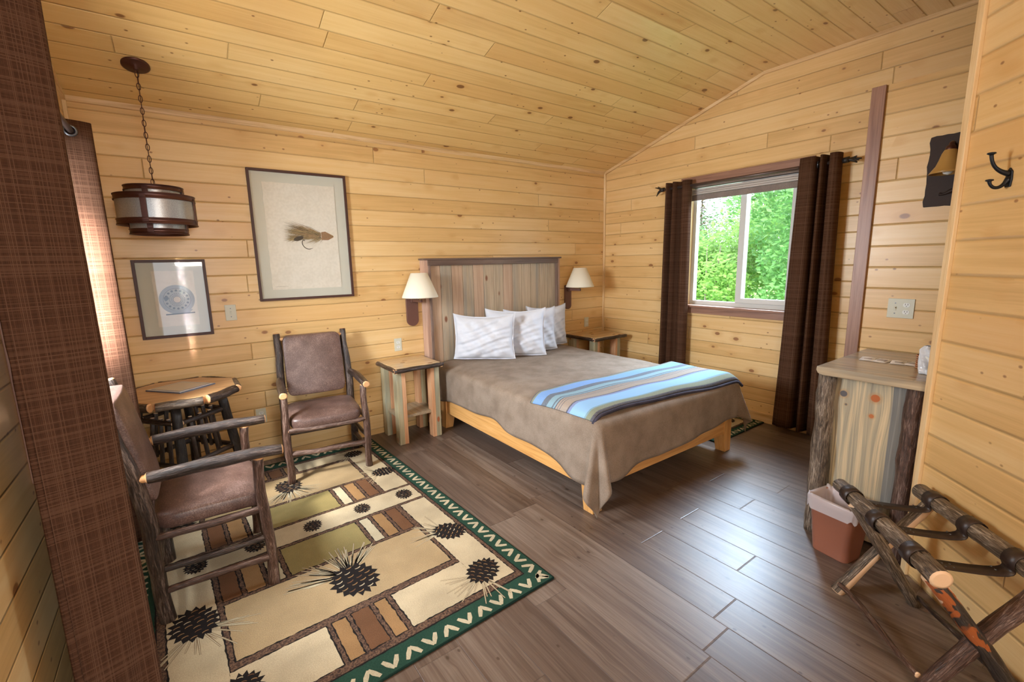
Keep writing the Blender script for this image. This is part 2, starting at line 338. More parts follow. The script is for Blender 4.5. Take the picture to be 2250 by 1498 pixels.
mb.prism([(XL-.12,YB+T,ZW-g*T),(XL-.12,YS,ZC),(XL-.12,YF-T,ZC),(XL-.12,YF-T,ZC+.1),(XL-.12,YS,ZC+.1),(XL-.12,YB+T,ZW-g*T+.1)],(XR-XL+.26,0,0))
struct(mb.build('ceiling',CEIL))
# interior closet wall with open top, right of the window
XC=3.42
mb=MB(); mb.box(XC,XC+.1,YF,1.07,0,2.46); struct(mb.build('wall_closet',WALLY))
struct(MB().box(XC+.1,XR,.97,1.07,0,2.46).build('wall_closet_side',WALLX))
struct(MB().box(XC-.018,XC,1.0,1.07,.0,2.46).build('trim_1',REDT,bevel=.003))

# 45 degree partition
E0=Vector((2.666,.504,0)); ang=math.atan2(-1,-1)
pe=MB().box(0,3.0,0,.1,0,ZC-.004).build('wall_partition',PART); struct(pe); pe.location=E0; pe.rotation_euler=(0,0,ang)
# local +y of rotated frame points to (1,-1): move the thickness away from the room
tp=MB(); tp.box(.002,.036,-.016,0,0,ZC-.006)
tp=struct(tp.build('trim_2',TRIM,bevel=.002)); tp.location=E0; tp.rotation_euler=(0,0,ang)
# corner strips and coves
struct(MB().box(XR-.022,XR,YB-.022,YB,0,ZW).build('trim_3',TRIM,bevel=.004))
struct(MB().box(XL,XL+.02,YB-.02,YB,0,ZW).build('trim_4',TRIM,bevel=.004))
struct(MB().prism([(XL+.02,YB,ZW-.026),(XL+.02,YB,ZW),(XL+.02,YB-.02,ZW+.006),(XL+.02,YB-.008,ZW-.022)],(XR-XL-.04,0,0)).build('trim_5',TRIMX))
mb=MB()
mb.prism([(XR,YB-.02,ZW-.024),(XR,YB-.02,ZW+.006),(XR,YS,ZC),(XR,YS,ZC-.026)],(-.02,0,0))
mb.prism([(XR,YS,ZC-.026),(XR,YS,ZC),(XR,YF,ZC),(XR,YF,ZC-.026)],(-.02,0,0)); struct(mb.build('trim_6',TRIMY))
mb=MB(); mb.prism([(XL,YB-.02,ZW-.024),(XL,YB-.02,ZW+.006),(XL,YS,ZC),(XL,YS,ZC-.026)],(.02,0,0)); struct(mb.build('trim_7',TRIMY))
struct(MB().box(XR-.018,XR,1.07,YB-.03,0,.09).build('baseboard_right',TRIMY,bevel=.004))
# door opening behind the camera
mb=MB(); mb.box(-.39,-.34,YF-.01,YF+.02,0,2.10); mb.box(.59,.65,YF-.01,YF+.02,0,2.10); mb.box(-.34,.59,YF-.01,YF+.02,2.05,2.10); struct(mb.build('trim_8',REDT,bevel=.003))
# ------------------------------------------------------------------ right window
w=struct(thing('window_1',None,None,(XR+.05,(WY0+WY1)/2,WZ0)))
mb=MB(); x0,x1=XR+.055,XR+.115; a,b,c,d=WY0+.004,WY1-.004,WZ0+.004,WZ1-.004; t=.045
mb.box(x0,x1,a,a+t,c,d); mb.box(x0,x1,b-t,b,c,d); mb.box(x0,x1,a+t,b-t,c,c+t); mb.box(x0,x1,a+t,b-t,d-t,d)
ym=2.235; mb.box(x0-.012,x1,ym-.028,ym+.028,c+t,d-t); o=mb.build('window_frame',VIN,w,bevel=.003)
mb=MB(); mb.box(x0-.018,x0+.012,a+t,ym-.028,c+t,c+t+.045); mb.box(x0-.018,x0+.012,a+t,a+t+.03,c+t+.045,d-t); mb.box(x0-.018,x0+.012,a+t+.03,ym-.028,d-t-.03,d-t); mb.build('sash',VIN,w,bevel=.003)
MB().box(x0+.03,x0+.034,a+t,ym-.028,c+t,d-t).build('window_pane',GLASS,w); MB().box(x0+.03,x0+.034,ym+.028,b-t,c+t,d-t).build('window_pane',GLASS,w)
mb=MB(); mb.box(XR-.001,XR+.055,WY0-.002,WY0+.014,WZ0,WZ1); mb.box(XR-.001,XR+.055,WY1-.014,WY1+.002,WZ0,WZ1); mb.build('window_jamb',TRIM,w)
mb=MB(); mb.box(XR-.022,XR,WY0-.09,WY1+.09,WZ0-.075,WZ0-.012); mb.box(XR-.055,XR+.06,WY0-.1,WY1+.1,WZ0-.014,WZ0+.008); mb.build('window_sill',REDY,w,bevel=.003)
mb=MB(); mb.box(XR-.022,XR,WY0-.09,WY1+.09,WZ1-.01,WZ1+.06); mb.build('window_head_trim',REDY,w,bevel=.003)
bl=thing('window_blind','raised grey-brown window shade bunched at the top of the window','window blind',(XR+.02,ym,WZ1-.12))
BLM=fabric('blind_fabric',(.20,.16,.14),(.30,.25,.22),300); BLR=plain('blind_rail',(.50,.46,.42),.4)
MB().box(XR-.008,XR+.045,WY0+.018,WY1-.018,WZ1-.045,WZ1-.006).build('head_rail',BLM,bl,bevel=.004)
mb=MB()
for k in range(3): mb.box(XR-.002+.004*(k%2),XR+.04,WY0+.02,WY1-.02,WZ1-.075-.018*k,WZ1-.058-.018*k)
mb.build('folded_slats',BLR,bl,bevel=.004)
MB().box(XR+.005,XR+.03,WY0+.02,WY1-.02,WZ1-.165,WZ1-.113).build('shade_fabric',BLM,bl,bevel=.003)
# ------------------------------------------------------------------ left window (behind the curtains)
w=struct(thing('window_2',None,None,(XL-.05,(LY0+LY1)/2,LZ0)))
mb=MB(); x0,x1=XL-.10,XL-.05; a,b,c,d=LY0+.004,LY1-.004,LZ0+.004,LZ1-.004; t=.05
mb.box(x0,x1,a,a+t,c,d); mb.box(x0,x1,b-t,b,c,d); mb.box(x0,x1,a+t,b-t,c,c+t); mb.box(x0,x1,a+t,b-t,d-t,d); mb.box(x0,x1,2.45,2.51,c+t,d-t); mb.build('window_frame',VIN,w,bevel=.003)
MB().box(x0+.02,x0+.025,a+t,2.45,c+t,d-t).build('window_pane',GLASS,w); MB().box(x0+.02,x0+.025,2.51,b-t,c+t,d-t).build('window_pane',GLASS,w)
mb=MB(); mb.box(XL,XL+.02,LY0-.08,LY0,LZ0-.08,LZ1+.08); mb.box(XL,XL+.02,LY1,LY1+.08,LZ0-.08,LZ1+.08); mb.box(XL,XL+.02,LY0,LY1,LZ0-.08,LZ0); mb.box(XL,XL+.02,LY0,LY1,LZ1,LZ1+.08); mb.build('window_trim',REDT,w,bevel=.003)
# ------------------------------------------------------------------ curtains
def curtain(label,side,prof,z0,z1,flare=1.0,rod=None,grp=None):
    """prof: list of (x,y) of the top edge; smooth polyline"""
    P=[Vector((x,y,0)) for x,y in prof]
    for _ in range(3):
        Q=[P[0]]
        for i in range(len(P)-1): Q+= [P[i]*.75+P[i+1]*.25,P[i]*.25+P[i+1]*.75]
        Q.append(P[-1]); P=Q
    L=[0.]
    for i in range(1,len(P)): L.append(L[-1]+(P[i]-P[i-1]).length)
    cy=sum(p.y for p in P)/len(P); cx=sum(p.x for p in P)/len(P); n=len(P)-1; nv=24
    def fn(u,v):
        i=round(u*n); z=z0+(z1-z0)*v; k=1+(flare-1)*(1-v)+.02*math.sin(v*9+i*.15)*(1-v)
        return (cx+(P[i].x-cx)*(1+.12*(1-v)*math.sin(i*.7)),cy+(P[i].y-cy)*k,z)
    mb=MB(); mb.grid(fn,n,nv,uvf=lambda u,v:(L[round(u*n)],v*(z1-z0)))
    root=thing('curtain',label,'curtain',(cx,cy,z0),group=grp)
    o=mb.build('curtain_panel',CURT,root,solid=.004)
    return root,P
def grommets(root,spots,axis='n'):
    for (c,nrm) in spots:
        q=Vector((0,0,1)).rotation_difference(Vector(nrm)).to_matrix().to_4x4(); mb=MB()
        mb.lathe([(.021+.006*math.cos(a),.005*math.sin(a)) for a in [2*PI*k/8 for k in range(8)]],c,24,0,q,close=True); mb.build('grommet',GROM,root)
def fold(x_in,x_out,ys,first='in'):
    pr=[]
    for i,y in enumerate(ys): pr.append((x_in if (i%2==0)==(first=='in') else x_out,y))
    return pr
# left window pair
rt,P=curtain('dark brown woven curtain hanging closest to the camera at the left','l',[(-.352,1.60),(-.345,1.603),(-.27,1.625),(-.20,1.65),(-.19,1.68),(-.22,1.71),(-.36,1.745),(-.37,1.78),(-.235,1.81),(-.225,1.84),(-.36,1.865),(-.37,1.90),(-.23,1.93),(-.225,1.96),(-.34,1.99),(-.36,2.02)],.06,2.225)
grommets(rt,[((-.322,1.618,2.14),(.25,-1,0))])
rt,P=curtain('sunlit brown curtain by the octagonal table, at far end of left window','l',[(-.385,2.99),(-.375,2.99),(-.31,3.005),(-.255,3.025),(-.248,3.045),(-.26,3.06),(-.36,3.065),(-.365,3.085),(-.265,3.095),(-.26,3.12),(-.34,3.13),(-.36,3.135)],.06,2.19,1.0)
grommets(rt,[((-.322,2.995,2.14),(.25,-1,0))])
def rod(name,label,a,b,fin):
    root=thing(name,label,'curtain rod',((a[0]+b[0])/2,(a[1]+b[1])/2,a[2])); mb=MB(); mb.tube([a,b],.0125,12,0,0); mb.build('rod',ROD,root)
    for e,dirn in ((a,-1),(b,1)):
        mb=MB(); e=Vector(e); rn=random.Random(int(e.y*100))
        mb.tube([e,e+Vector((0,dirn*.04,.0))],[.02,.022],10,0,0,.15,3)
        for k in range(fin):
            aa=rn.uniform(-.9,.9)+(k-1.5)*.5; mb.tube([e+Vector((0,dirn*.03,0)),e+Vector((.01*(k-1),dirn*.065,.02*aa+.004)),e+Vector((rn.uniform(-.02,.02),dirn*(.09+.012*(k%3)),.045*aa))],[.012,.009,.004],7,0,0,.25,k,1)
        mb.build('finial',plain('black_finial',(.02,.016,.013),.5),root)
    for y in (a[1]+.12,b[1]-.12):
        xw=XR if a[0]>2 else XL; mb=MB(); mb.tube([(xw,y,a[2]-.02),((xw+a[0])/2,y,a[2]-.025),(a[0],y,a[2]-.012)],.006,8,0,0); mb.build('bracket',ROD,root)
    return root
rod('curtain_rod','dark curtain rod above the left window, threaded through the curtain rings',(-.322,1.46,2.14),(-.322,3.22,2.14),4)
rod('curtain_rod','curtain rod with twig finials above the right window',(4.12,1.43,2.20),(4.12,2.99,2.20),4)
# right window pair
rt,P=curtain('narrow brown curtain left of the green window view','r',[(4.165,2.97),(4.09,2.955),(4.075,2.93),(4.16,2.91),(4.165,2.885),(4.08,2.87),(4.075,2.845),(4.16,2.82),(4.165,2.79),(4.10,2.775),(4.085,2.745),(4.09,2.70),(4.135,2.685)],.05,2.255,1.12)
grommets(rt,[((4.118,2.775,2.20),(.6,-1,0)),((4.118,2.745,2.20),(-.9,1,0))])
rt,P=curtain('wide pleated brown curtain right of the green window view','r',[(4.15,1.72),(4.08,1.715),(4.065,1.68),(4.065,1.62),(4.09,1.60),(4.17,1.595),(4.165,1.57),(4.06,1.565),(4.05,1.54),(4.16,1.525),(4.165,1.505),(4.055,1.50),(4.045,1.475),(4.055,1.44),(4.12,1.43),(4.16,1.45)],.05,2.26,1.30)
grommets(rt,[((4.118,1.595,2.20),(.3,-1,0))])
# ================================================================== BED
BX0,BX1,BYF=1.845,3.392,1.762
bed=thing('bed','wide wooden bed with tapered maple legs and tall plank headboard','bed',((BX0+BX1)/2,2.8,0))
mb=MB(); mb.box(BX0+.01,BX0+.035,BYF+.02,3.76,.15,.31); mb.build('side_rail',BEDW,bed,bevel=.003)
mb=MB(); mb.box(BX1-.035,BX1-.01,BYF+.02,3.76,.15,.31); mb.build('side_rail',BEDW,bed,bevel=.003)
BEDX=lumber('bed_maple_x',0,(.52,.24,.065),(.64,.32,.10),(.74,.42,.16),knot=False,rough=.3)
mb=MB(); mb.box(BX0+.035,BX1-.035,BYF+.008,BYF+.034,.15,.31); mb.build('foot_rail',BEDX,bed,bevel=.003)
mb=MB()
for k in range(9): mb.box(BX0+.035,BX1-.035,1.95+k*.21,2.03+k*.21,.26,.275)
mb.build('slats',BEDX,bed)
BEDL=lumber('bed_maple_leg',2,(.55,.26,.075),(.68,.36,.12),(.78,.46,.18),knot=False,rough=.3)
for lx,sx in ((BX0,1),(BX1,-1)):
    for ly,sy in ((BYF,1),(3.70,-1)):
        mb=MB(); t=.10;b=.078;A=[]
        def q(w,z): return [(lx,ly,z),(lx+sx*w,ly,z),(lx+sx*w,ly+sy*w,z),(lx,ly+sy*w,z)]
        r=[[mb.v(p) for p in q(w,z)] for w,z in ((b,0),(t,.17),(t,.31))]
        for i in range(2):
            for k in range(4): mb.f([r[i][k],r[i][(k+1)%4],r[i+1][(k+1)%4],r[i+1][k]])
        mb.f(r[0]); mb.f(r[2]); mb.build('leg',BEDL,bed,bevel=.003)
hb0,hb1,hy0,hy1,hz=1.79,3.405,3.775,3.885,1.535
h=MB(); h.box(hb0+.05,hb1-.05,hy0+.05,hy1,.12,hz-.03); hbo=h.build('headboard',HB[1],bed)
nP=13; xx=[hb0+.045+(hb1-hb0-.09)*i/nP for i in range(nP+1)]
for i in range(nP):
    MB().box(xx[i]+.0015,xx[i+1]-.0015,hy0+.025,hy0+.052,.14,hz-.03).build('plank',HB[[3,1,3,2,3,1,2,3,2,1,2,1,2][i]],hbo,bevel=.004)
for s0,s1 in ((hb0,hb0+.05),(hb1-.05,hb1)):
    MB().box(s0,s1,hy0+.01,hy1,0,hz).build('side_post',HBF,hbo,bevel=.003)
mb=MB(); mb.box(hb0-.012,hb1+.012,hy0-.008,hy1,hz-.0,hz+.016); mb.box(hb0+.03,hb1-.03,hy0-.002,hy0+.025,hz-.05,hz); mb.build('top_moulding',HBM,hbo,bevel=.004)
HBV=lumber('headboard_moulding_v',2,(.13,.08,.06),(.19,.125,.095),(.26,.18,.14),knot=False)
for s0 in (hb0+.034,hb1-.056): MB().box(s0,s0+.022,hy0-.004,hy0+.03,.1,hz-.048).build('side_moulding',HBV,hbo,bevel=.004)
mt=MB().box(BX0+.06,BX1-.06,BYF+.05,3.765,.275,.575).build('mattress',plain('mattress_ticking',(.75,.74,.70),.8),bevel=.04); tag(mt,'mattress hidden under the taupe bedspread','mattress')
# bedspread
def cloth():
    W_=BX1-BX0-.07; Ln=1.98; ox0=BX0+.035; oy0=BYF-.0; zt=.602; D=.42; st=.026
    us=[]; x=-D
    while x<W_+D: us.append(x); x+=st
    vs=[]; y=-D
    while y<Ln: vs.append(y); y+=st
    nu,nv=len(us)-1,len(vs)-1
    def fn(a,b):
        s=us[round(a*nu)]; t=vs[round(b*nv)]
        kx=t/Ln if t>0 else 0
        dl=.385-.10*max(0,kx-.45)/.55-.03*math.sin(kx*9)*(kx>0); dl=.30+.11*max(0,1-kx*2.2)+.05*max(0,(kx-.75)/.25)+.012*math.sin(kx*21)
        df=.385-.075*min(1,max(0,s/W_))+.008*math.sin(s*13)
        o_x=0; sx=0
        if s<0: o_x=-s/D*dl; sx=-1
        elif s>W_: o_x=(s-W_)/D*.33; sx=1
        o_y=-t/D*df if t<0 else 0
        r=math.hypot(o_x,o_y); bx=ox0+min(max(s,0),W_); by=oy0+max(t,0)
        if r<1e-6: 
            z=zt+.0035*math.sin(s*5+t*7)+.003*math.sin(t*13-s*4)*math.sin(s*3)-.02*max(0,(1-min(s,W_-s,t)/.10))**2*(min(s,W_-s,t)<.10)
            return (bx,by,z)
        dx=sx*o_x/r; dy=-o_y/r; rr=.05
        if r<rr*PI/2: th=r/rr; out=rr*math.sin(th); dn=rr*(1-math.cos(th))
        else: out=rr; dn=rr+(r-rr*PI/2)
        hang=max(0,dn-.05); cf=abs(2*dx*dy)
        out+=hang*(.05+.34*cf)
        ph=math.atan2(o_y,o_x)
        if cf>0.001: out+=hang*.20*math.sin(ph*6)*cf
        w=s if sx==0 else t
        if cf<.2: out+=hang*.055*math.sin(w*8.5+1)+hang*.03*math.sin(w*17)
        return (bx+dx*out,by+dy*out,zt-.02-dn)
    mb=MB(); mb.grid(fn,nu,nv); o=mb.build('bedspread',[BLK],solid=.008); 
    return tag(o,'taupe brown bedspread draped over the bed and hanging at its foot','bedspread')
cloth()
# striped throw
def throwm():
    n=N('striped_throw'); s=n.sep(n.coord('UV')); v=n.m2('ADD',s[1],n.m2('MULTIPLY',n.noise(n.coord(),40,2),.004))
    navy=(.035,.032,.055); tan=(.30,.225,.16); lb=(.22,.45,.72); ol=(.17,.19,.10); te=(.16,.30,.36); dt=(.055,.075,.105); bb=(.11,.27,.58); pw=(.16,.21,.42)
    st=[(0,navy),(.035,ol),(.095,te),(.12,lb),(.30,lb),(.335,pw),(.37,navy),(.39,tan),(.49,navy),(.50,tan),(.525,navy),(.535,tan),(.56,navy),(.575,te),(.60,dt),(.625,te),(.665,te),(.71,dt),(.80,bb),(.92,bb),(.955,ol),(.985,navy)]
    nd=n.t.nodes.new('ShaderNodeValToRGB'); nd.color_ramp.interpolation='CONSTANT'; e=nd.color_ramp.elements; n.L(v,nd.inputs[0])
    while len(e)<len(st): e.new(.5)
    for i,(p,c) in enumerate(st): e[i].position=p; e[i].color=(*c,1)
    g=n.noise(n.coord(),500,2); n.col(n.mix(n.mr(g,.3,.7,0.,.35),nd.outputs[0],(.45,.47,.5))); n.set(Roughness=.95); n.bump(g,.001,.5); return n.m
THR=throwm(); NAVY=fabric('navy_binding',(.03,.028,.045),(.09,.08,.11),500)
tx0,tx1,ty0,ty1=1.80,3.43,1.735,2.29
def throw_layer(off,l0,thick,mat,drop,name,par,zoff,tt=0):
    mb=MB()
    def fn(u,v):
        x=l0+(tx1-l0)*u+.02*(1-v)*(1-u); y=ty0+tt+(ty1-ty0-2*tt)*v+.018*math.sin(u*5)*(1-u)-.05*u*(1-.3*v)+.04
        z=.606+zoff+.004*math.sin(x*11+y*9)
        e=BX0+.08; 
        if x<e: z-=drop*((e-x)/.10)**2*.07
        e2=BX1-.07
        if x>e2: z-=((x-e2)/.18)**2*.12
        ef=BYF+.055
        if y<ef: z-=((ef-y)/.07)**2*.028
        return (x,y,z)
    mb.grid(fn,60,24,uvf=lambda u,v:(u,v)); return mb.build(name,mat,par,solid=thick)
th=thing('throw_blanket','folded blue and tan striped throw laid across the foot of the bed','throw blanket',(2.6,2.0,.60))
throw_layer(0,1.828,.010,THR,1,'upper_fold',th,.024)
throw_layer(0,1.85,.010,THR,1.3,'lower_fold',th,.009,.01)
mb=MB()
def ed(u): 
    x=1.848+(tx1-1.848)*u; y=ty0+.018*math.sin(u*5)*(1-u)-.05*u+.035; z=.622+.004*math.sin(x*11+y*9); e=BX0+.08
    if x<e: z-=((e-x)/.10)**2*.07
    if x>BX1-.07: z-=((x-BX1+.07)/.18)**2*.12
    if y<BYF+.055: z-=((BYF+.055-y)/.07)**2*.028
    return (x,y,z)
mb.tube([ed(i/50) for i in range(51)],.011,8,0,0); mb.build('binding',NAVY,th)
# pillows
def pillow(label,corner,ang,W_,H,lean,seed):
    rn=random.Random(seed); ph=[rn.uniform(0,6) for _ in range(8)]
    d=Vector((-math.cos(ang),math.sin(ang),0)); nb=Vector((math.sin(ang),math.cos(ang),0)) # nb points to the headboard side
    up=(Vector((0,0,1))*math.cos(lean)+nb*math.sin(lean)).normalized(); nrm=(nb*math.cos(lean)-Vector((0,0,1))*math.sin(lean))
    c0=Vector(corner); T_=.076; nu=40
    def fn(side):
        def g(u,v):
            a=u*2-1;b=v*2-1; e=(1-abs(a)**2.6)*(1-abs(b)**2.6); th=T_*max(e,0)**.5
            px=a*W_/2*(1-.075*(1-b*b))*(1.0); pz=b*H/2*(1-.085*(1-a*a))
            cr=.009*math.sin((a*2.2+b*3.4)*3+ph[0])*math.sin(b*4+ph[1])+.007*math.sin((a*4-b*2.6)*3+ph[2])+.006*math.sin(a*16+b*5+ph[3])*abs(b)**2+.005*math.sin((a*1.2+b*3.1)*9+ph[4]+2*math.sin(a*3))*(1-b*b)
            th+=cr*min(1,e*2.2)
            k=.02*abs(a*b)**3
            th2=max(th,.004)
            return c0+d*(W_/2+px)+up*(H/2+pz+k)+nb*.012+nrm*(side*th2*(1.0 if side<0 else .8))+nrm*.045
        return g
    mb=MB(); mb.grid(fn(-1),nu,nu); mb.grid(fn(1),nu,nu); bmesh.ops.remove_doubles(mb.bm,verts=mb.bm.verts,dist=.002)
    def hem(u,v):
        t=u*4; k=int(t)%4; f=t-int(t); P=[(-1,-1),(1,-1),(1,1),(-1,1)]; a=P[k][0]*(1-f)+P[(k+1)%4][0]*f; b=P[k][1]*(1-f)+P[(k+1)%4][1]*f
        px=a*W_/2*(1-.075*(1-b*b)); pz=b*H/2*(1-.085*(1-a*a)); ex=1+v*.045
        return c0+d*(W_/2+px*ex)+up*(H/2+pz*ex+.02*abs(a*b)**3)+nb*.012+nrm*(.045+.004*math.sin(u*120))
    mb.grid(hem,80,1,closeu=True)
    o=mb.build('pillow',PIL); return tag(o,label,'pillow',group='white pillows leaning on the headboard')
pillow('white pillow nearest the left bedside table, facing the camera','2.41 3.30 .612'.split() and (2.41,3.305,.612),R(40),.56,.41,R(6),1)
pillow('second white pillow from the left, half covered by the first','x' and (2.755,3.26,.612),R(34),.56,.44,R(8),2)
pillow('third white pillow from the left, narrow slice showing','x' and (3.07,3.42,.612),R(11),.56,.42,R(7),3)
pillow('rightmost white pillow, thin slice showing beside the right bedside lamp','x' and (3.36,3.575,.612),R(4),.50,.42,R(4),4)
# ================================================================== NIGHTSTANDS
def nightstand(label,x0,x1,y0,y1,h,lg):
    r=thing('nightstand',label,'nightstand',((x0+x1)/2,(y0+y1)/2,0)); 
    MB().box(x0+.014,x1-.014,y0+.014,y1,h-.038,h).build('table_top',NSTOP,r,bevel=.006)
    mb=MB(); a=.019
    mb.tube([(x0-.004,y0+.012,h-.022),((x0+x1)/2,y0+.009,h-.022),(x1+.004,y0+.012,h-.022)],a,12,0,1,.12,3,3)
    mb.tube([(x0+.012,y0,h-.022),(x0+.010,(y0+y1)/2,h-.022),(x0+.012,y1,h-.022)],a,12,0,1,.12,5,3)
    mb.tube([(x1-.012,y0,h-.022),(x1-.010,(y0+y1)/2,h-.022),(x1-.012,y1,h-.022)],a,12,0,1,.12,7,3); mb.build('bark_edge',[BARK,CUT],r)
    lx0,lx1,ly0,ly1,w=lg
    for ax,sx in ((lx0,1),(lx1,-1)):
        for ay,sy in ((ly0,1),(ly1,-1)):
            mb=MB(); xa,xb=sorted((ax,ax+sx*w)); ya,yb=sorted((ay,ay+sy*w)); m_=(xa+xb)/2+.006*sx
            mb.box(xa,m_,ya,yb,0,h-.038,0 if sx>0 else 1); mb.box(m_,xb,ya,yb,0,h-.038,1 if sx>0 else 0)
            mb.build('leg',[GREYP,REDWOOD],r,bevel=.003)
    MB().box(lx0+.02,lx1-.02,ly0+.03,ly1-.01,.215,.24).build('shelf',VANT,r,bevel=.003)
    return r
nightstand('wooden bedside table with bark edges beside log armchair, full height visible',1.325,1.758,3.45,3.868,.67,(1.352,1.742,3.50,3.862,.080))
nightstand('bark-edged bedside table in the corner beyond the bed',3.575,4.09,3.41,3.875,.67,(3.62,4.04,3.455,3.868,.082))
# ================================================================== BEDSIDE LAMPS
def sconce(label,px0,px1,cx,cy):
    r=thing('wall_sconce',label,'lamp',((px0+px1)/2,YB,1.08)); xc=(px0+px1)/2; w=(px1-px0)/2; mb=MB()
    pts=[(xc-w,YB,1.23),(xc+w,YB,1.23)]+[(xc+w*math.cos(a),YB,1.0-w*math.sin(a)*.95) for a in [PI*k/14 for k in range(15)]]
    mb.prism(pts,(0,-.022,0)); mb.build('back_plate',SCW,r,bevel=.003)
    mb=MB(); mb.box(xc-.02,xc+.02,YB-.06,YB-.022,1.165,1.20); 
    a=Vector((xc,YB-.05,1.183)); b=Vector((cx+.01,cy,1.183)); dv=(b-a); L=dv.length; q=Matrix.Translation(a)@Matrix.Rotation(math.atan2(dv.y,dv.x),4,'Z')
    mb.box(0,L,-.012,.012,-.014,.014,0,q); mb.build('arm',SCW,r,bevel=.003)
    mb=MB(); mb.cyl((cx,cy,1.19),(cx,cy,1.25),.009); mb.build('stem',plain('brass_stem',(.45,.36,.2),.3,.9),r)
    mb=MB(); mb.lathe([(.152,1.217),(.156,1.215),(.156,1.222),(.072,1.425),(.069,1.425),(.152,1.222)],(cx,cy,0),40,0,close=True); mb.build('lamp_shade',SHADE,r)
    mb=MB(); mb.lathe([(.001,1.25),(.018,1.26),(.03,1.30),(.022,1.34),(.001,1.355)],(cx,cy,0),16); mb.build('light_bulb',WHITEP,r)
sconce('bedside wall lamp with cream cone shade left of the headboard',1.635,1.748,1.695,3.70)
sconce('bedside wall lamp with cream cone shade right of the headboard',3.565,3.66,3.63,3.70)
SHADE.node_tree.nodes['Principled BSDF'].inputs['Emission Strength'].default_value=0
# ================================================================== PENDANT
pd=thing('pendant_lamp','round bronze pendant lamp with mesh shade hanging on a chain','pendant lamp',(-.053,3.49,1.70)); px,py=-.053,3.49
nrm=Vector((0,-(ZC-ZW)/(YB-YS),-1)).normalized(); zc=ZW+(YB-py)*(ZC-ZW)/(YB-YS); q=Vector((0,0,1)).rotation_difference(nrm).to_matrix().to_4x4()
mb=MB(); mb.lathe([(.066,0),(.066,.008),(.058,.013),(.012,.017),(.012,.03),(.001,.032)],(px,py,zc),32,0,q); mb.build('canopy',METAL,pd)
mb=MB(); z=zc-.03; k=0
while z>1.975:
    a=k%2*PI/2; pts=[(px+.0085*math.cos(t)*math.cos(a),py+.0085*math.cos(t)*math.sin(a),z-.019+.019*math.sin(t)) for t in [2*PI*i/12 for i in range(13)]]
    mb.tube(pts,.0022,6,0,0); z-=.0325; k+=1
mb.tube([(px,py,1.98),(px,py,1.90)],.005,8,0,0); mb.tube([(px+.004,py+.004,zc-.02),(px-.003,py-.003,2.3),(px+.003,py,1.97)],.0018,6,0,0); mb.build('chain',METAL,pd)
MESH=None
def meshm():
    n=N('mesh_screen'); s=n.sep(n.coord()); 
    g=n.noise(n.coord(),600,1); n.col(n.mix(n.mr(g,.35,.65),(.34,.35,.35),(.66,.68,.69))); n.set(Roughness=.28,Metallic=.55); n.bump(g,.0008,.4)
    tr=n.t.nodes.new('ShaderNodeBsdfTransparent'); mx=n.t.nodes.new('ShaderNodeMixShader'); mx.inputs[0].default_value=.30; out=n.t.nodes['Material Output']
    n.t.links.new(n.b.outputs[0],mx.inputs[1]); n.t.links.new(tr.outputs[0],mx.inputs[2]); n.t.links.new(mx.outputs[0],out.inputs[0]); return n.m
MESH=meshm()
def ring(name,r,z0,z1,m,lip=.006):
    mb=MB(); mb.lathe([(r,z0),(r+lip,z0-.002),(r+lip,z0+.004),(r+.003,z0+.006),(r+.003,z1-.003),(r+lip,z1-.002),(r+lip,z1+.002),(r,z1)],(px,py,0),56,0,close=True); return mb.build(name,m,pd)
ring('outer_ring',.190,1.895,1.925,METAL); ring('outer_ring',.190,1.757,1.787,METAL)
ring('inner_ring',.138,1.95,1.975,METAL); ring('inner_ring',.138,1.705,1.732,METAL)
mb=MB(); mb.lathe([(.1885,1.786),(.1885,1.897)],(px,py,0),56); mb.build('mesh_shade',MESH,pd)
mb=MB(); mb.lathe([(.1365,1.73),(.1365,1.952)],(px,py,0),56); mb.build('mesh_shade',MESH,pd)
for k in range(4):
    a=R(-118+90*k+12); mb=MB()
    for r,z0,z1 in ((.193,1.765,1.915),(.141,1.712,1.965)):
        M=Matrix.Translation((px,py,0))@Matrix.Rotation(a,4,'Z'); mb.box(r-.002,r+.0025,-.014,.014,z0,z1,0,M)
    mb.build('upright',METAL,pd)
mb=MB(); 
for a in (0,PI/2): M=Matrix.Translation((px,py,0))@Matrix.Rotation(a,4,'Z'); mb.box(-.138,.138,-.008,.008,1.955,1.962,0,M)
mb.build('crossbar',METAL,pd)
mb=MB(); mb.cyl((px,py,1.90),(px,py,1.85),.02); mb.lathe([(.001,1.76),(.03,1.78),(.034,1.81),(.02,1.85)],(px,py,0),20); mb.build('light_bulb',WHITEP,pd)
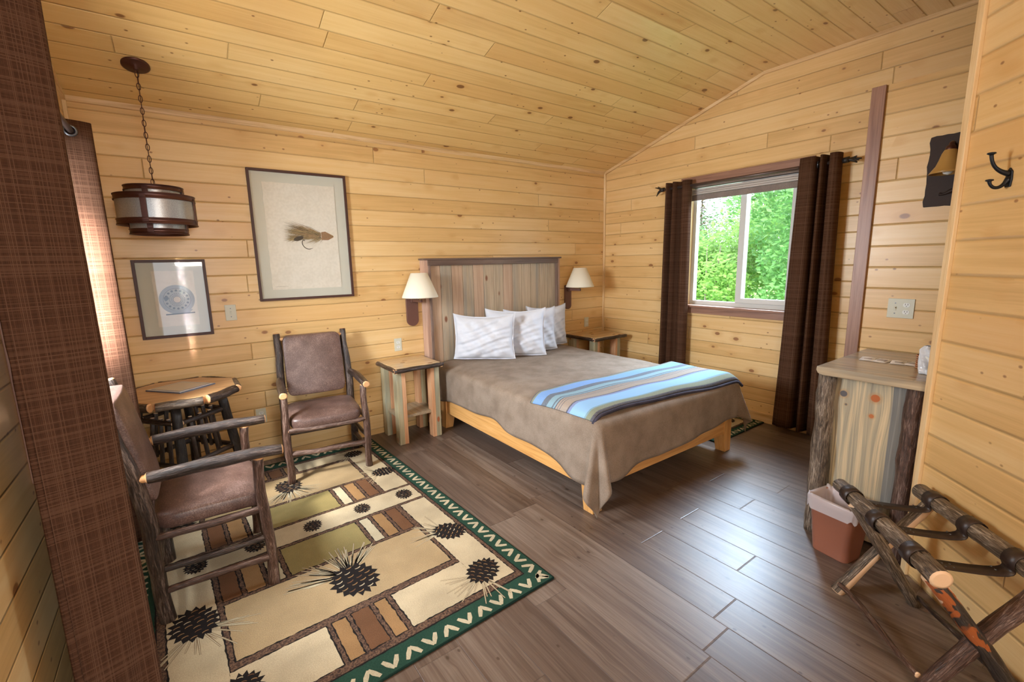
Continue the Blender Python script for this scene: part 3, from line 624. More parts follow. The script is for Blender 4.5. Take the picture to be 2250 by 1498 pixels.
# ================================================================== PICTURES
MAT=plain('mat_board',(.56,.56,.47),.8); PAPER=fabric('deckle_paper',(.66,.62,.52),(.72,.68,.58),60,.9)
def picture(label,x0,x1,z0,z1,fw,dep,pw):
    r=thing('framed_print',label,'picture',((x0+x1)/2,YB,z0)); y=YB
    fr=MB()
    fr.box(x0,x0+fw,y-dep,y,z0,z1); fr.box(x1-fw,x1,y-dep,y,z0,z1); fr.box(x0+fw,x1-fw,y-dep,y,z0,z0+fw); fr.box(x0+fw,x1-fw,y-dep,y,z1-fw,z1); fr.build('frame',FRAME,r,bevel=.0015)
    MB().box(x0+fw,x1-fw,y-.008,y-.002,z0+fw,z1-fw).build('mat_board',MAT,r)
    a,b,c,d=pw; rn=random.Random(7); P=[]
    n=60
    for e in range(4):
        for i in range(n):
            f=i/n; j=rn.uniform(-.0018,.0018)
            P.append([(a+(b-a)*f,y-.012,c+j),(b+j,y-.012,c+(d-c)*f),(b-(b-a)*f,y-.012,d+j),(a+j,y-.012,d-(d-c)*f)][e])
    mb=MB(); mb.prism(P,(0,.004,0)); pp=mb.build('deckled_paper',PAPER,r)
    MB().box(x0+fw,x1-fw,y-.020,y-.018,z0+fw,z1-fw).build('glazing',GLASS,r)
    return r,pp
def inkm(n,c): return plain(n,c,.9)
r,pp=picture('large framed print of a fishing fly, above the light switch and armchair',.481,1.178,1.249,2.208,.017,.026,(.575,1.085,1.33,2.12))
INK=[inkm('ink_tan',(.34,.25,.12)),inkm('ink_olive',(.17,.13,.065)),inkm('ink_dark',(.05,.045,.035)),inkm('ink_brown',(.30,.17,.09))]
mb=MB(); rn=random.Random(5)
def hair(x0,z0,x1,z1,w,mi,bend=0.):
    mx_,mz=(x0+x1)/2,(z0+z1)/2+bend; dx,dz=x1-x0,z1-z0; L=math.hypot(dx,dz) or 1; nx,nz=-dz/L*w/2,dx/L*w/2; yy=YB-.0125-rn.uniform(0,.0012)
    V=[mb.v(x0-nx,yy,z0-nz),mb.v(x0+nx,yy,z0+nz),mb.v(mx_+nx,yy,mz+nz),mb.v(x1,yy,z1),mb.v(mx_-nx,yy,mz-nz)]; mb.f([V[0],V[1],V[2],V[3],V[4]],mi)
hx,hz_=.99,1.735
for i in range(330):  # wing swept to the left and up
    a=rn.uniform(0,1); x0=hx-.05+rn.uniform(-.03,.02); z0=hz_+rn.uniform(-.022,.028); L=rn.uniform(.10,.26); th_=R(180-rn.uniform(-8,32)*(1.2-L*2))
    hair(x0,z0,x0+L*math.cos(th_),z0+L*math.sin(th_),.0022,rn.choice([0,1,1,2,3]),rn.uniform(-.004,.012))
for i in range(120): x0=.84+rn.uniform(-.05,.06); z0=1.755+rn.uniform(-.012,.02); hair(x0,z0,x0-rn.uniform(.05,.13),z0+rn.uniform(-.01,.022),.0018,rn.choice([0,0,1]),.003)
for i in range(60): x0=hx-.03+rn.uniform(-.04,.02); hair(x0,hz_-.015,x0-rn.uniform(.04,.12),hz_-.015-rn.uniform(.01,.055),.0012,rn.choice([0,1]))
for i in range(110): x0=.775+rn.uniform(-.02,.03); z0=1.715+rn.uniform(-.014,.014); hair(x0,z0,x0-rn.uniform(.03,.09),z0+rn.uniform(-.028,.014),.0018,rn.choice([0,0,1]),.004)
V=[mb.v(.79+.036*math.cos(t),YB-.0145,1.715+.017*math.sin(t)+.01*math.cos(t)) for t in [2*PI*k/20 for k in range(20)]]; mb.f(V,2)
pts=[(hx-.03,hz_+.03),(hx+.0,hz_+.036),(hx+.06,hz_+.004),(hx+.062,hz_-.006),(hx+.02,hz_-.03),(hx-.03,hz_-.03)]; mb.f([mb.v(x,YB-.0150,z) for x,z in pts],3)
for i in range(90): 
    x0=hx+rn.uniform(-.025,.05); z0=hz_+rn.uniform(-.022,.026)*(1-(x0-hx)/.075); mb.f([mb.v(x0+.0022*math.cos(t),YB-.0155,z0+.0018*math.sin(t)) for t in [PI*k/3 for k in range(6)]],rn.choice([0,1]))
mb.tube([(.835,YB-.013,1.70)]+[(.825-.028*math.sin(t)*1.0+.012*t,YB-.013,1.668+.034*math.cos(t)) for t in [PI*k/10 for k in range(0,11)]]+[(.89,YB-.013,1.642)],[.0028]*12+[.0006],6,2,2)
mb.build('fly_drawing',INK,pp,fix=False)
mb=MB()
for i in range(14): hair(.60+i*.006,1.352,.608+i*.006,1.352+.003*(i%3),.0012,1)
mb.build('pencil_caption_line',INK,pp,fix=False)
r,pp=picture('small framed print of a fly reel, hanging beneath the pendant lamp',-.235,.166,1.038,1.564,.018,.026,(-.14,.09,1.115,1.49))
INKR=[inkm('ink_grey',(.25,.26,.265)),inkm('ink_cream',(.55,.46,.34)),inkm('ink_black',(.035,.035,.035)),inkm('ink_midgrey',(.30,.29,.26))]
mb=MB(); cx,cz=-.02,1.295
def dsk(x,z,r0,mi,lay,n=40): mb.f([mb.v(x+r0*math.cos(2*PI*k/n),YB-.0125-lay*.0004,z+r0*math.sin(2*PI*k/n)) for k in range(n)],mi)
_i=len(mb.bm.verts)
dsk(cx,cz,.085,0,0); dsk(cx,cz,.066,2,1); dsk(cx,cz,.064,3,2); dsk(cx,cz,.020,2,3); dsk(cx,cz,.0175,1,4)
for k in range(16): a=2*PI*k/16; dsk(cx+.053*math.cos(a),cz+.053*math.sin(a),.0062,2,3,12)
for k in range(24): a=2*PI*k/24; dsk(cx+.036*math.cos(a),cz+.036*math.sin(a),.0026,2,3,8)
for k in range(24): a=2*PI*k/24+.1; dsk(cx+.027*math.cos(a),cz+.027*math.sin(a),.0022,2,3,8)
dsk(cx-.05,cz+.01,.012,2,4,14)
mb.f([mb.v(x,YB-.0145,z) for x,z in ((cx-.062,cz-.088),(cx+.078,cz-.084),(cx+.078,cz-.078),(cx-.062,cz-.081))],2)
mb.f([mb.v(x,YB-.0140,z) for x,z in ((cx-.02,cz-.085),(cx+.05,cz-.084),(cx+.07,cz-.06),(cx-.04,cz-.062))],0)
for v_ in list(mb.bm.verts): v_.co.x=cx+(v_.co.x-cx)*1.17; v_.co.z=cz+(v_.co.z-cz)*1.17
mb.build('reel_drawing',INKR,pp,fix=False)
# ================================================================== OUTLETS AND SWITCHES
def plate(name,label,cx,cz,kind,wall='back'):
    if wall=='back': M=Matrix.Translation((cx,YB,cz)); root_loc=(cx,YB,cz)
    else: M=Matrix.Translation((XC,cx,cz))@Matrix.Rotation(-PI/2,4,'Z'); root_loc=(XC,cx,cz)
    r=thing(name,label,'outlet' if 'outlet' in name else 'light switch',root_loc); w=.035 if kind!='double' else .062
    mb=MB(); mb.box(-w,w,-.006,0,-.057,.057,0,M); mb.build('cover_plate',PLATE,r,bevel=.002)
    def recept(x):
        for s_ in (.021,-.021):
            mb=MB(); pts=[(x+.0165*math.cos(a),-.006,s_+.0145*max(-.82,min(.82,math.sin(a)))) for a in [2*PI*k/20 for k in range(20)]]; mb.prism(pts,(0,-.002,0),0,M)
            for dx_ in (-.006,.006): mb.box(x+dx_-.0012,x+dx_+.0012,-.0085,-.0078,s_-.001,s_+.008,1,M)
            mb.box(x-.002,x+.002,-.0085,-.0078,s_-.009,s_-.005,1,M); mb.build('receptacle',[WHITEP if kind!='o2' else PLATE,DARKP],r)
    def tog(x):
        mb=MB(); mb.box(x-.006,x+.006,-.008,-.006,-.013,.013,0,M); mb.box(x-.004,x+.004,-.018,-.006,.0,.008,0,M); mb.build('toggle',PLATE,r,bevel=.001)
        for s_ in (.03,-.03): MB().box(x-.003,x+.003,-.0075,-.006,s_-.003,s_+.003,0,M).build('screw',GROM,r)
    if kind=='outlet': recept(0)
    elif kind=='switch': tog(0)
    else: tog(-.026); recept(.026)
plate('wall_outlet','white outlet just above the near bedside table',1.54,.789,'outlet')
plate('light_switch','cream toggle switch on the wall between the two framed prints',.284,1.18,'switch')
plate('wall_outlet','outlet in the corner above the far bedside table',3.925,.775,'outlet')
plate('wall_outlet','low shadowed outlet between octagonal table and log armchair',.40,.37,'outlet')
plate('switch_outlet_plate','wide plate with toggle switch and outlet above the vanity',.816,1.188,'double','closet')
# ================================================================== LOG ARMCHAIRS
def superq(mb,c,hf,e=.35,nu=28,nv=16,M=None,mi=0,fn=None):
    def sg(x,p): return math.copysign(abs(x)**p,x)
    def g(u,v):
        a=2*PI*u; b=PI*(v-.5); p=Vector((hf[0]*sg(math.cos(b),e)*sg(math.cos(a),e),hf[1]*sg(math.cos(b),e)*sg(math.sin(a),e),hf[2]*sg(math.sin(b),e*1.6)))
        if fn: p=fn(p)
        p=p+Vector(c); return M@p if M else p
    mb.grid(g,nu,nv,mi,True,closeu=True)
def armchair(label,loc,rz):
    r=thing('log_armchair',label,'armchair',loc,rz,None); B=[BARKR,CUT]; B2=[BARK,CUT]
    def stick(name,pts,rad,mats,seed,wob=.09,tip=.006,sub=2):
        mb=MB(); mb.tube(pts,rad,12,0,1,wob,seed,sub,tip); return mb.build(name,mats,r,world=False)
    for s in (-1,1):
        stick('front_leg',[(s*.265,.205,0),(s*.262,.215,.15),(s*.272,.205,.33),(s*.262,.19,.47),(s*.262,.20,.628)],[.026,.023,.025,.022,.022],B,3+s)
        stick('back_post',[(s*.25,-.205,0),(s*.255,-.215,.22),(s*.243,-.21,.44),(s*.248,-.235,.66),(s*.236,-.285,.86),(s*.24,-.315,.985)],[.031,.029,.029,.028,.026,.023],B2,7+s,.10)
        stick('arm',[(s*.255,-.195,.652),(s*.268,.0,.66),(s*.262,.16,.657),(s*.268,.30,.652)],[.025,.027,.027,.025],B2,12+s)
        stick('peg',[(s*.25,-.235,.652),(s*.256,-.190,.652)],.016,[CUT,CUT],1,.02,.001,1)
        stick('side_rail',[(s*.25,-.205,.385),(s*.262,.0,.38),(s*.262,.20,.385)],.016,B,21+s)
        stick('side_stretcher',[(s*.25,-.205,.135),(s*.256,.0,.14),(s*.264,.20,.135)],.016,B,31+s)
        stick('side_stretcher',[(s*.25,-.205,.235),(s*.256,.0,.23),(s*.264,.20,.24)],.014,B2,35+s)
    stick('front_rail',[(-.255,.205,.372),(-.1,.215,.368),(.1,.21,.372),(.255,.205,.375)],.018,B,41)
    stick('back_rail',[(-.245,-.21,.385),(.0,-.21,.38),(.245,-.21,.385)],.016,B,42)
    stick('front_stretcher',[(-.255,.205,.19),(-.1,.212,.20),(.08,.208,.195),(.255,.205,.21)],.019,B,43)
    stick('back_stretcher',[(-.245,-.21,.22),(0,-.21,.215),(.245,-.21,.22)],.015,B2,44)
    stick('backrest_bar',[(-.236,-.30,.945),(.236,-.30,.945)],.012,[CUT,CUT],45,.02)
    stick('backrest_bar',[(-.24,-.238,.555),(.24,-.238,.555)],.012,[CUT,CUT],46,.02)
    mb=MB()
    def seatf(p):
        q=p.copy(); d=(p.y/.215); q.z+= .016*(1-(p.x/.235)**2)*(1-d*d)*(1 if p.z>0 else 0) - .022*max(0,d)**3 
        return q
    superq(mb,(0,.012,.432),(.242,.212,.045),.28,40,18,fn=seatf); mb.build('seat_cushion',LEATH,r,world=False)
    mb=MB()
    def bk(p):
        z=p.z; t=(z+.22)/.44; q=p.copy(); q.y+=-.225-.082*max(0,t)**1.25+.014; q.y+=.014*(1-(p.x/.215)**2)*(1 if p.y>0 else -.3)
        return q
    superq(mb,(0,0,.745),(.208,.030,.226),.14,52,26,fn=bk); mb.build('backrest',LEATH,r,world=False)
    return r
armchair('log armchair facing us against the back wall, beside the small bedside table',(.765,3.495,.0115),R(174.4))
armchair('log armchair in the left foreground, seen side-on beside the dark curtain',(0.0,2.54,.0115),R(-90))
# ================================================================== OCTAGONAL TABLE
tcx,tcy=-.075,3.515; tr=thing('octagonal_table','small octagonal twig table with bark rim behind the near armchair','side table',(tcx,tcy,0))
RO=.330; V=[Vector((tcx+RO*math.cos(R(22.5+45*k)),tcy+RO*math.sin(R(22.5+45*k)),.712)) for k in range(8)]
mb=MB(); mb.prism([(tcx+(v.x-tcx)*.975,tcy+(v.y-tcy)*.975,.712) for v in V],(0,0,.038)); mb.build('table_top',TTOP,tr,bevel=.003)
for k in range(8):
    a,b=V[k],V[(k+1)%8]; d=(b-a).normalized()*.012; mb=MB(); mb.tube([a+d+Vector((0,0,.014)),(a+b)/2+Vector((0,0,.010)),b-d+Vector((0,0,.014))],[.026,.028,.026],12,0,1,.13,60+k,3,.004)
    mb.build('bark_rim',[BARKG if k==5 else BARK,PEEL if k==5 else CUT],tr)
lt=[];
for k in range(4):
    a=R(90*k-7); t=Vector((tcx+.215*math.cos(a),tcy+.215*math.sin(a),.70)); b=Vector((tcx+.31*math.cos(a),tcy+.31*math.sin(a),0.0)); lt.append((t,b))
    mb=MB(); mb.tube([b,b*.5+t*.5+Vector((0.004,0.003,0)),t],[.030,.029,.027],12,0,1,.08,70+k,2); mb.build('leg',[BARKD,CUTP],tr)
def at(l,z): t,b=l; f=z/.70; return b*(1-f)+t*f
for k in range(4):
    A,B_=lt[k],lt[(k+1)%4]; 
    for z in (.585,.325):
        mb=MB(); p,q=at(A,z),at(B_,z); d=(q-p).normalized()*.03; mb.tube([p+d,(p+q)/2,q-d],.0155,10,0,1,.1,80+k,2,.004); mb.build('rail',[BARK,CUTP],tr)
    for f in (.27,.5,.73):
        mb=MB(); p=at(A,.60)*(1-f)+at(B_,.60)*f; q=at(A,.31)*(1-f)+at(B_,.31)*f; c=Vector((tcx,tcy,0)); off=(Vector((p.x,p.y,0))-c).normalized()*-.022
        mb.tube([p+off,q+off],.012,9,0,1,.1,90+k,1,.004); mb.build('spindle',[BARK,CUTP],tr)
# guest booklet
gb=thing('guest_booklet','flat booklet with blue border lying on the octagonal table','booklet',(-.05,3.54,.75))
pc=[Vector(p) for p in ((-.245,3.585,.7502),(-.07,3.37,.7502),(.12,3.51,.7502),(-.055,3.715,.7502))]; cc=sum(pc,Vector())/4
def quad(name,s,z0,z1,m):
    mb=MB(); mb.prism([(cc.x+(p.x-cc.x)*s,cc.y+(p.y-cc.y)*s,z0) for p in pc],(0,0,z1-z0)); mb.build(name,m,gb,bevel=.0008)
quad('cover',1,.7502,.757,plain('booklet_cover',(.10,.13,.20),.3)); quad('page_border',.95,.757,.7585,plain('booklet_pale',(.78,.78,.76),.35)); quad('blue_frame',.86,.7585,.7592,plain('booklet_blue',(.05,.10,.26),.3)); quad('front_page',.80,.7592,.7598,plain('booklet_beige',(.62,.55,.45),.3))
# ================================================================== VANITY
va=thing('vanity_cabinet','pine vanity with two bark log corner posts and thick plank top','vanity cabinet',(3.05,.73,0))
mb=MB(); pts=[(2.672,.512,.885),(2.672,.925,.885),(2.672,.948,.893),(2.672,.957,.91),(2.672,.955,.93),(2.672,.512,.93)]; mb.prism([Vector(p) for p in pts],(.742,0,0)); 
mb.build('counter_top',VANT,va,bevel=.004)
def vanmat():
    n=N('vanity_end_panel'); s=n.sep(n.coord()); y=s[1]; z=s[2]
    # y,z relative to the vanity root at y=.73
    K=[(.115,.79,.017,(.10,.09,.095)),(-.02,.795,.020,(.42,.12,.035)),(-.012,.70,.011,(.45,.15,.05)),(.10,.735,.006,(.15,.12,.10))]
    yy=y
    for ky,kz,r_,c_ in K:
        dy=n.m2('SUBTRACT',y,ky); dz=n.m2('MULTIPLY',n.m2('SUBTRACT',z,kz),.5); d2=n.m2('ADD',n.m2('MULTIPLY',dy,dy),n.m2('MULTIPLY',dz,dz)); w_=n.m2('POWER',2.718,n.m2('MULTIPLY',d2,-260.)); yy=n.m2('ADD',yy,n.m2('MULTIPLY',n.m2('MULTIPLY',w_,dy),-.35))
    v=n.comb(0.,n.m2('MULTIPLY',yy,62.),n.m2('MULTIPLY',z,1.4)); g=n.noise(v,1,5,.6,.7); g2=n.noise(n.comb(0.,n.m2('MULTIPLY',yy,170.),n.m2('MULTIPLY',z,3.)),1,3)
    f=n.m2('ADD',g,n.m2('MULTIPLY',n.m2('SUBTRACT',g2,.5),.35)); cl=n.ramp(f,[(.30,(.27,.235,.175)),(.47,(.38,.33,.23)),(.60,(.54,.43,.27)),(.75,(.66,.52,.33))])
    gy=n.ramp(f,[(.3,(.14,.14,.135)),(.7,(.28,.275,.25))]); cl=n.mix(n.mr(y,-.085,-.09,0.,1.),cl,gy)
    pl=n.mr(y,.118,.122,0.,1.); cl=n.mix(n.m2('MULTIPLY',n.m2('MULTIPLY',pl,n.mr(g,.5,.6)),.6),cl,(.72,.66,.40))
    for ky,kz,r_,c_ in K:
        dy=n.m2('SUBTRACT',y,ky); dz=n.m2('SUBTRACT',z,kz); d=n.m2('SQRT',n.m2('ADD',n.m2('MULTIPLY',dy,dy),n.m2('MULTIPLY',dz,dz)))
        cl=n.mix(n.mr(d,r_*1.0,r_*1.9,.5,0.),cl,(.42,.24,.10)); cl=n.mix(n.mr(d,r_*.85,r_*1.05,1.,0.),cl,c_)
    n.col(cl); n.set(Roughness=.35); n.bump(g2,.001,.4); return n.m
MB().box(2.745,2.765,.55,.895,.03,.884).build('end_panel',vanmat(),va)
mb=MB(); mb.box(2.765,3.415,.885,.905,.03,.884); mb.box(2.765,3.415,.53,.55,.03,.884); mb.box(2.765,3.415,.55,.885,.03,.05); mb.build('carcass',VANP,va)
mb=MB(); mb.tube([(2.712,.905,0),(2.722,.912,.3),(2.716,.918,.6),(2.722,.915,.884)],[.050,.047,.044,.040],16,0,1,.09,5,3); mb.build('log_post',[BARKG,CUT],va)
mb=MB(); mb.tube([(2.735,.556,0),(2.730,.55,.3),(2.735,.555,.6),(2.728,.55,.884)],[.046,.046,.042,.040],16,0,1,.09,15,3); mb.build('log_post',[BARKR,CUT],va)
PKT=plain('packet_white',(.86,.86,.88),.25); PKG=plain('packet_brown_grey',(.22,.19,.19),.3)
for i,(x,y,rz,lb) in enumerate([(3.055,.845,8,'white sachet on the vanity top, nearest the window wall end of its row'),(3.05,.778,-6,'sachet with dark printed block on the vanity top, second in its row'),(3.06,.712,10,'pale sachet on the vanity top, third in its row'),(3.075,.652,-12,'sachet on the vanity top, last in its row beside the wrapped cup')]):
    r=thing('sachet',lb,'packet',(x,y,.93),R(rz),'sachets laid on the vanity top'); mb=MB(); mb.grid(lambda u,v:((u-.5)*.115,(v-.5)*.064,.002+.006*(1-(2*u-1)**4)*(1-(2*v-1)**2)),10,8); mb.grid(lambda u,v:((u-.5)*.115,(v-.5)*.064,.0012),2,2); mb.build('wrapper',PKT,r,world=False)
    MB().box(-.03,.012 if i%2 else -.008,-.02,.014,.0075,.0083).build('printed_block',PKG,r,world=False)
r=thing('wrapped_cup','clear plastic wrapped cup at the right end of the vanity top','cup',(2.87,.552,.93)); 
mb=MB(); mb.lathe([(.001,.002),(.024,.002),(.034,.10),(.032,.10),(.022,.006)],(2.87,.552,.93),24); mb.build('cup',WHITEP,r)
rn=random.Random(2); mb=MB(); mb.grid(lambda u,v:(2.87+(.034+.006*v+.006*math.sin(u*38+v*9)+.004*math.sin(v*30+u*12))*math.cos(2*PI*u)*(1 if v<.85 else 1-(v-.85)*3),.552+(.034+.006*v+.006*math.sin(u*38+v*9))*math.sin(2*PI*u)*(1 if v<.85 else 1-(v-.85)*3),.932+.135*v),40,24,closeu=True); mb.build('plastic_wrap',plain('crinkled_plastic',(.68,.72,.78),.15,alpha=1) if False else plain('crinkled_plastic',(.68,.72,.78),.15),r)
r=thing('wicker_basket','little orange-brown wicker basket beside the wrapped cup','basket',(3.00,.585,.93)); mb=MB()
for k in range(7): 
    z=.935+k*.010; mb.tube([(3.0+(.042+.004*math.sin(i*PI+k*PI))*math.cos(2*PI*i/24),.585+(.042+.004*math.sin(i*PI/1+k*PI))*math.sin(2*PI*i/24),z) for i in range(25)],.004,6,0,0)
WK=plain('wicker',(.42,.17,.06),.5); mb.build('woven_side',WK,r); mb=MB(); mb.cyl((3.0,.585,.9302),(3.0,.585,.936),.042); mb.build('base',WK,r)
# waste bin
wb=thing('waste_bin','terracotta coloured waste bin with a plastic liner beside the vanity','waste bin',(2.575,.755,0),R(-10))
BINM=plain('terracotta_plastic',(.33,.125,.075),.38)
def rr(hx,hy,z,n=8,c=.03):
    P=[]
    for qx,qy,a0 in ((1,1,0),(-1,1,90),(-1,-1,180),(1,-1,270)):
        for k in range(n+1): a=R(a0+90*k/n); P.append((qx*(hx-c)+c*math.cos(a),qy*(hy-c)+c*math.sin(a),z))
    return P
def loft(mb,secs,mi=0,cap=False,uvn=False):
    rg=[[mb.v(p) for p in s_] for s_ in secs]; n=len(rg[0])
    for i in range(len(rg)-1):
        for k in range(n): mb.f([rg[i][k],rg[i][(k+1)%n],rg[i+1][(k+1)%n],rg[i+1][k]],mi,True)
    if cap: mb.f(rg[0][::-1],mi)
    return rg
mb=MB(); loft(mb,[rr(.070,.085,.0),rr(.070,.086,.004),rr(.088,.108,.27),rr(.093,.113,.275),rr(.093,.113,.29),rr(.086,.106,.29),rr(.084,.104,.27),rr(.066,.082,.008)],cap=True); mb.build('bin_body',BINM,wb,world=False)
def lin():
    n=N('thin_liner_plastic'); n.col((.72,.66,.68)); n.set(Roughness=.25,Alpha=.62); return n.m
mb=MB(); rn=random.Random(4)
def jit(P,a,seed,zz=0.): 
    q=random.Random(seed); ph=[q.uniform(0,6) for _ in range(4)]
    return [(x*(1+a*math.sin(i*1.9+ph[0])),y*(1+a*math.sin(i*1.4+ph[1])),z+zz*math.sin(i*1.1+ph[2])) for i,(x,y,z) in enumerate(P)]
loft(mb,[jit(rr(.097,.117,.235),.02,1,.010),jit(rr(.098,.118,.262),.02,2,.004),jit(rr(.099,.119,.292),.012,3),jit(rr(.094,.114,.302),.02,4,.006),jit(rr(.082,.102,.285),.03,5,.006),jit(rr(.076,.094,.20),.05,6),jit(rr(.066,.082,.08),.06,7)]); mb.build('liner',lin(),wb,world=False)
# ================================================================== LUGGAGE RACK
def peelm():
    n=N('bark_with_peeled_patches'); uv=n.coord('UV'); s=n.sep(uv)
    g=n.noise(n.comb(n.m2('MULTIPLY',s[0],14.),n.m2('MULTIPLY',s[1],150.),0.),1,5,.7,1.2); cl=n.ramp(g,[(.35,(.012,.010,.009)),(.55,(.05,.04,.035)),(.75,(.18,.15,.12))])
    h=n.noise(n.comb(n.m2('MULTIPLY',s[0],7.),n.m2('MULTIPLY',s[1],16.),3.),1,3,.5,.6)
    cl=n.mix(n.mr(h,.535,.55),cl,(.40,.11,.03)); cl=n.mix(n.mr(h,.605,.62),cl,(.80,.56,.38)); n.col(cl); n.set(Roughness=.33); n.bump(g,.004,.7); return n.m
PATCH=peelm()
lr=thing('luggage_rack','folding log luggage rack with dark leather straps in the right foreground','luggage rack',(2.17,.35,0))
ZR=.47; r1a,r1b=Vector((2.335,.695,ZR)),Vector((1.868,.258,ZR)); r2a,r2b=Vector((2.545,.462,ZR)),Vector((2.095,.040,ZR))
def stick(name,pts,rad,mats,seed,par,wob=.07,sub=2,tip=.004,seg=16,strip=None):
    mb=MB(); mb.tube(pts,rad,seg,0,1,wob,seed,sub,tip,strip); return mb.build(name,mats,par)
stick('rail',[r1a,(r1a+r1b)/2+Vector((.003,-.003,.002)),r1b],[.030,.031,.033],[BARKG,CUTP],1,lr,.05)
stick('rail',[r2a,(r2a+r2b)/2+Vector((-.003,.0,.002)),r2b],[.032,.032,.031],[BARKG,PEEL],2,lr,.05)
dr=(r1b-r1a).normalized()
fa=Vector((2.255,.640,0)); fb=Vector((2.425,.405,0)); na=Vector((1.925,.275,0)); nb_=Vector((2.105,.045,0))
stick('leg',[fa,(fa*.5+(r2a+dr*.07)*.5),r2a+dr*.07+Vector((0,0,-.02))],[.027,.025,.024],[BARKG,CUTP],3,lr,strip=((-.2,-.9,-.15),.62))
stick('leg',[fb,(fb*.5+(r1a+dr*.13)*.5),r1a+dr*.13+Vector((0,0,-.02))],[.024,.026,.027],[BARKG,CUTP],4,lr)
stick('leg',[na,na*.5+(r2b-dr*.03)*.5+Vector((0,0,.006)),r2b-dr*.02+Vector((0,0,-.015))],[.026,.027,.028],[BARKR,CUTP],5,lr,.09)
stick('leg',[nb_,nb_*.5+(r1b-dr*.05)*.5,r1b-dr*.05+Vector((0,0,-.02))],[.025,.026,.026],[PATCH,CUTP],6,lr)
stick('stretcher',[fa+Vector((-.01,-.01,.045)),Vector((2.17,.53,.052)),Vector((2.06,.42,.040)),na+Vector((.012,.015,.045))],[.010,.012,.012,.011],[BARKR,CUTP],7,lr,.15,3)
stick('stretcher',[fb+Vector((-.01,-.01,.045)),Vector((2.32,.30,.05)),Vector((2.21,.17,.045)),nb_+Vector((.01,.015,.045))],[.011,.012,.013,.012],[BARK,CUTP],8,lr,.15,3)
for t in (.155,.47,.80):
    A=r1a+(r1b-r1a)*t; B_=r2a+(r2b-r2a)*t; ax=dr; h=.027; mb=MB(); nrm=(B_-A).normalized(); up=Vector((0,0,1)); R0=.0362
    path=[]
    for k in range(13): a=R(-40+ (320)*k/12 ) ; path.append(A+nrm*math.cos(a)*R0+up*math.sin(a)*R0) 
    path=path[::-1]  # ends at the inner upper side
    path2=[]
    for k in range(13): a=R(220-320*k/12); path2.append(B_+nrm*math.cos(a)*R0+up*math.sin(a)*R0)
    for k in range(1,8): 
        f=k/8; p=path[-1]*(1-f)+path2[0]*f; path.append(p+Vector((0,0,-.010*math.sin(PI*f))))
    path+=path2
    V=[[mb.v(p+ax*s_) for s_ in (-h,h)] for p in path]
    for i in range(len(V)-1): mb.f([V[i][0],V[i][1],V[i+1][1],V[i+1][0]],0,True)
    st=mb.build('strap',STRAP,lr,solid=.003)
    for f in (.14,.25,.80):
        for s_ in (-.009,.009): 
            p=path[13]*(1-f)+path2[0]*f+ax*s_+Vector((0,0,-.010*math.sin(PI*f)+.002)); mb=MB(); mb.lathe([(.0035,0),(.003,.0012),(.0005,.0016)],p,10); mb.build('rivet',GROM,st)
# ================================================================== COAT HOOK
hk=thing('coat_hook','black iron double coat hook on the right-hand pine wall','coat hook',tuple(E0+Vector((-.7071,-.7071,0))*.245+Vector((0,0,1.77))),ang)
mb=MB(); mb.prism([(-.011,0,-.035),(.011,0,-.035),(.014,0,-.01),(.012,0,.02),(0,0,.034),(-.012,0,.02),(-.014,0,-.01)],(0,-.006,0)); mb.build('mounting_plate',IRON,hk,world=False,bevel=.002)
mb=MB(); mb.tube([(0,-.005,.012),(0,-.028,.018),(0,-.052,.034),(0,-.066,.058),(0,-.070,.082)],[.010,.008,.006,.0055,.006],12,0,0,0,1,2); mb.lathe([(.001,.004),(.012,.002),(.013,-.002),(.006,-.006)],(0,-.070,.086),20); mb.build('upper_prong',IRON,hk,world=False)
mb=MB(); mb.tube([(0,-.005,-.006),(0,-.014,-.022),(0,-.030,-.036),(0,-.050,-.036),(0,-.062,-.022),(0,-.064,-.012)],[.010,.007,.006,.0055,.005,.006],12,0,0,0,1,2); mb.lathe([(.001,.004),(.011,.002),(.012,-.002),(.006,-.005)],(0,-.064,-.008),20); mb.build('lower_prong',IRON,hk,world=False)
# ================================================================== VANITY LIGHT AND MIRROR
vl=thing('vanity_light','dark plate wall light with amber bell shade above the vanity','wall light',(XC,.64,1.757)); rn=random.Random(8); P=[]
y0,y1,z0,z1=.505,.775,1.757,2.127
for e in range(4):
    for i in range(12):
        f=i/12; j=rn.uniform(-.004,.004); P.append([(XC,y0+(y1-y0)*f,z0+j),(XC,y1+j,z0+(z1-z0)*f),(XC,y1-(y1-y0)*f,z1+j),(XC,y0+j,z1-(z1-z0)*f)][e])
DKM=N('hammered_dark_metal'); g=DKM.noise(DKM.coord(),60,3); DKM.col((.026,.011,.006)); DKM.set(Roughness=.65,Metallic=.1); DKM.bump(g,.002,.6); DKM=DKM.m
mb=MB(); mb.prism(P,(-.012,0,0)); pl_=mb.build('back_plate',DKM,vl,bevel=.002)
mb=MB(); mb.tube([(XC-.013,.60,1.80),(XC-.016,.63,1.83),(XC-.016,.66,1.835),(XC-.016,.69,1.815),(XC-.013,.71,1.82)],[.003,.012,.013,.006,.009],10,0,0,.1,3,2); mb.build('raised_ornament',DKM,pl_)
lx=3.33; mb=MB(); mb.tube([(XC-.01,.672,2.05),(3.36,.672,2.075),(lx,.672,2.065),(lx,.672,2.03)],[.010,.010,.012,.016],12,0,0,0,1,2); mb.lathe([(.016,2.02),(.026,2.03),(.020,2.05),(.010,2.06)],(lx,.672,0),24); mb.build('lamp_arm',METAL,vl)
AMB=N('amber_glass'); AMB.col((.50,.28,.075)); AMB.set(Roughness=.3,Alpha=.86); AMB=AMB.m
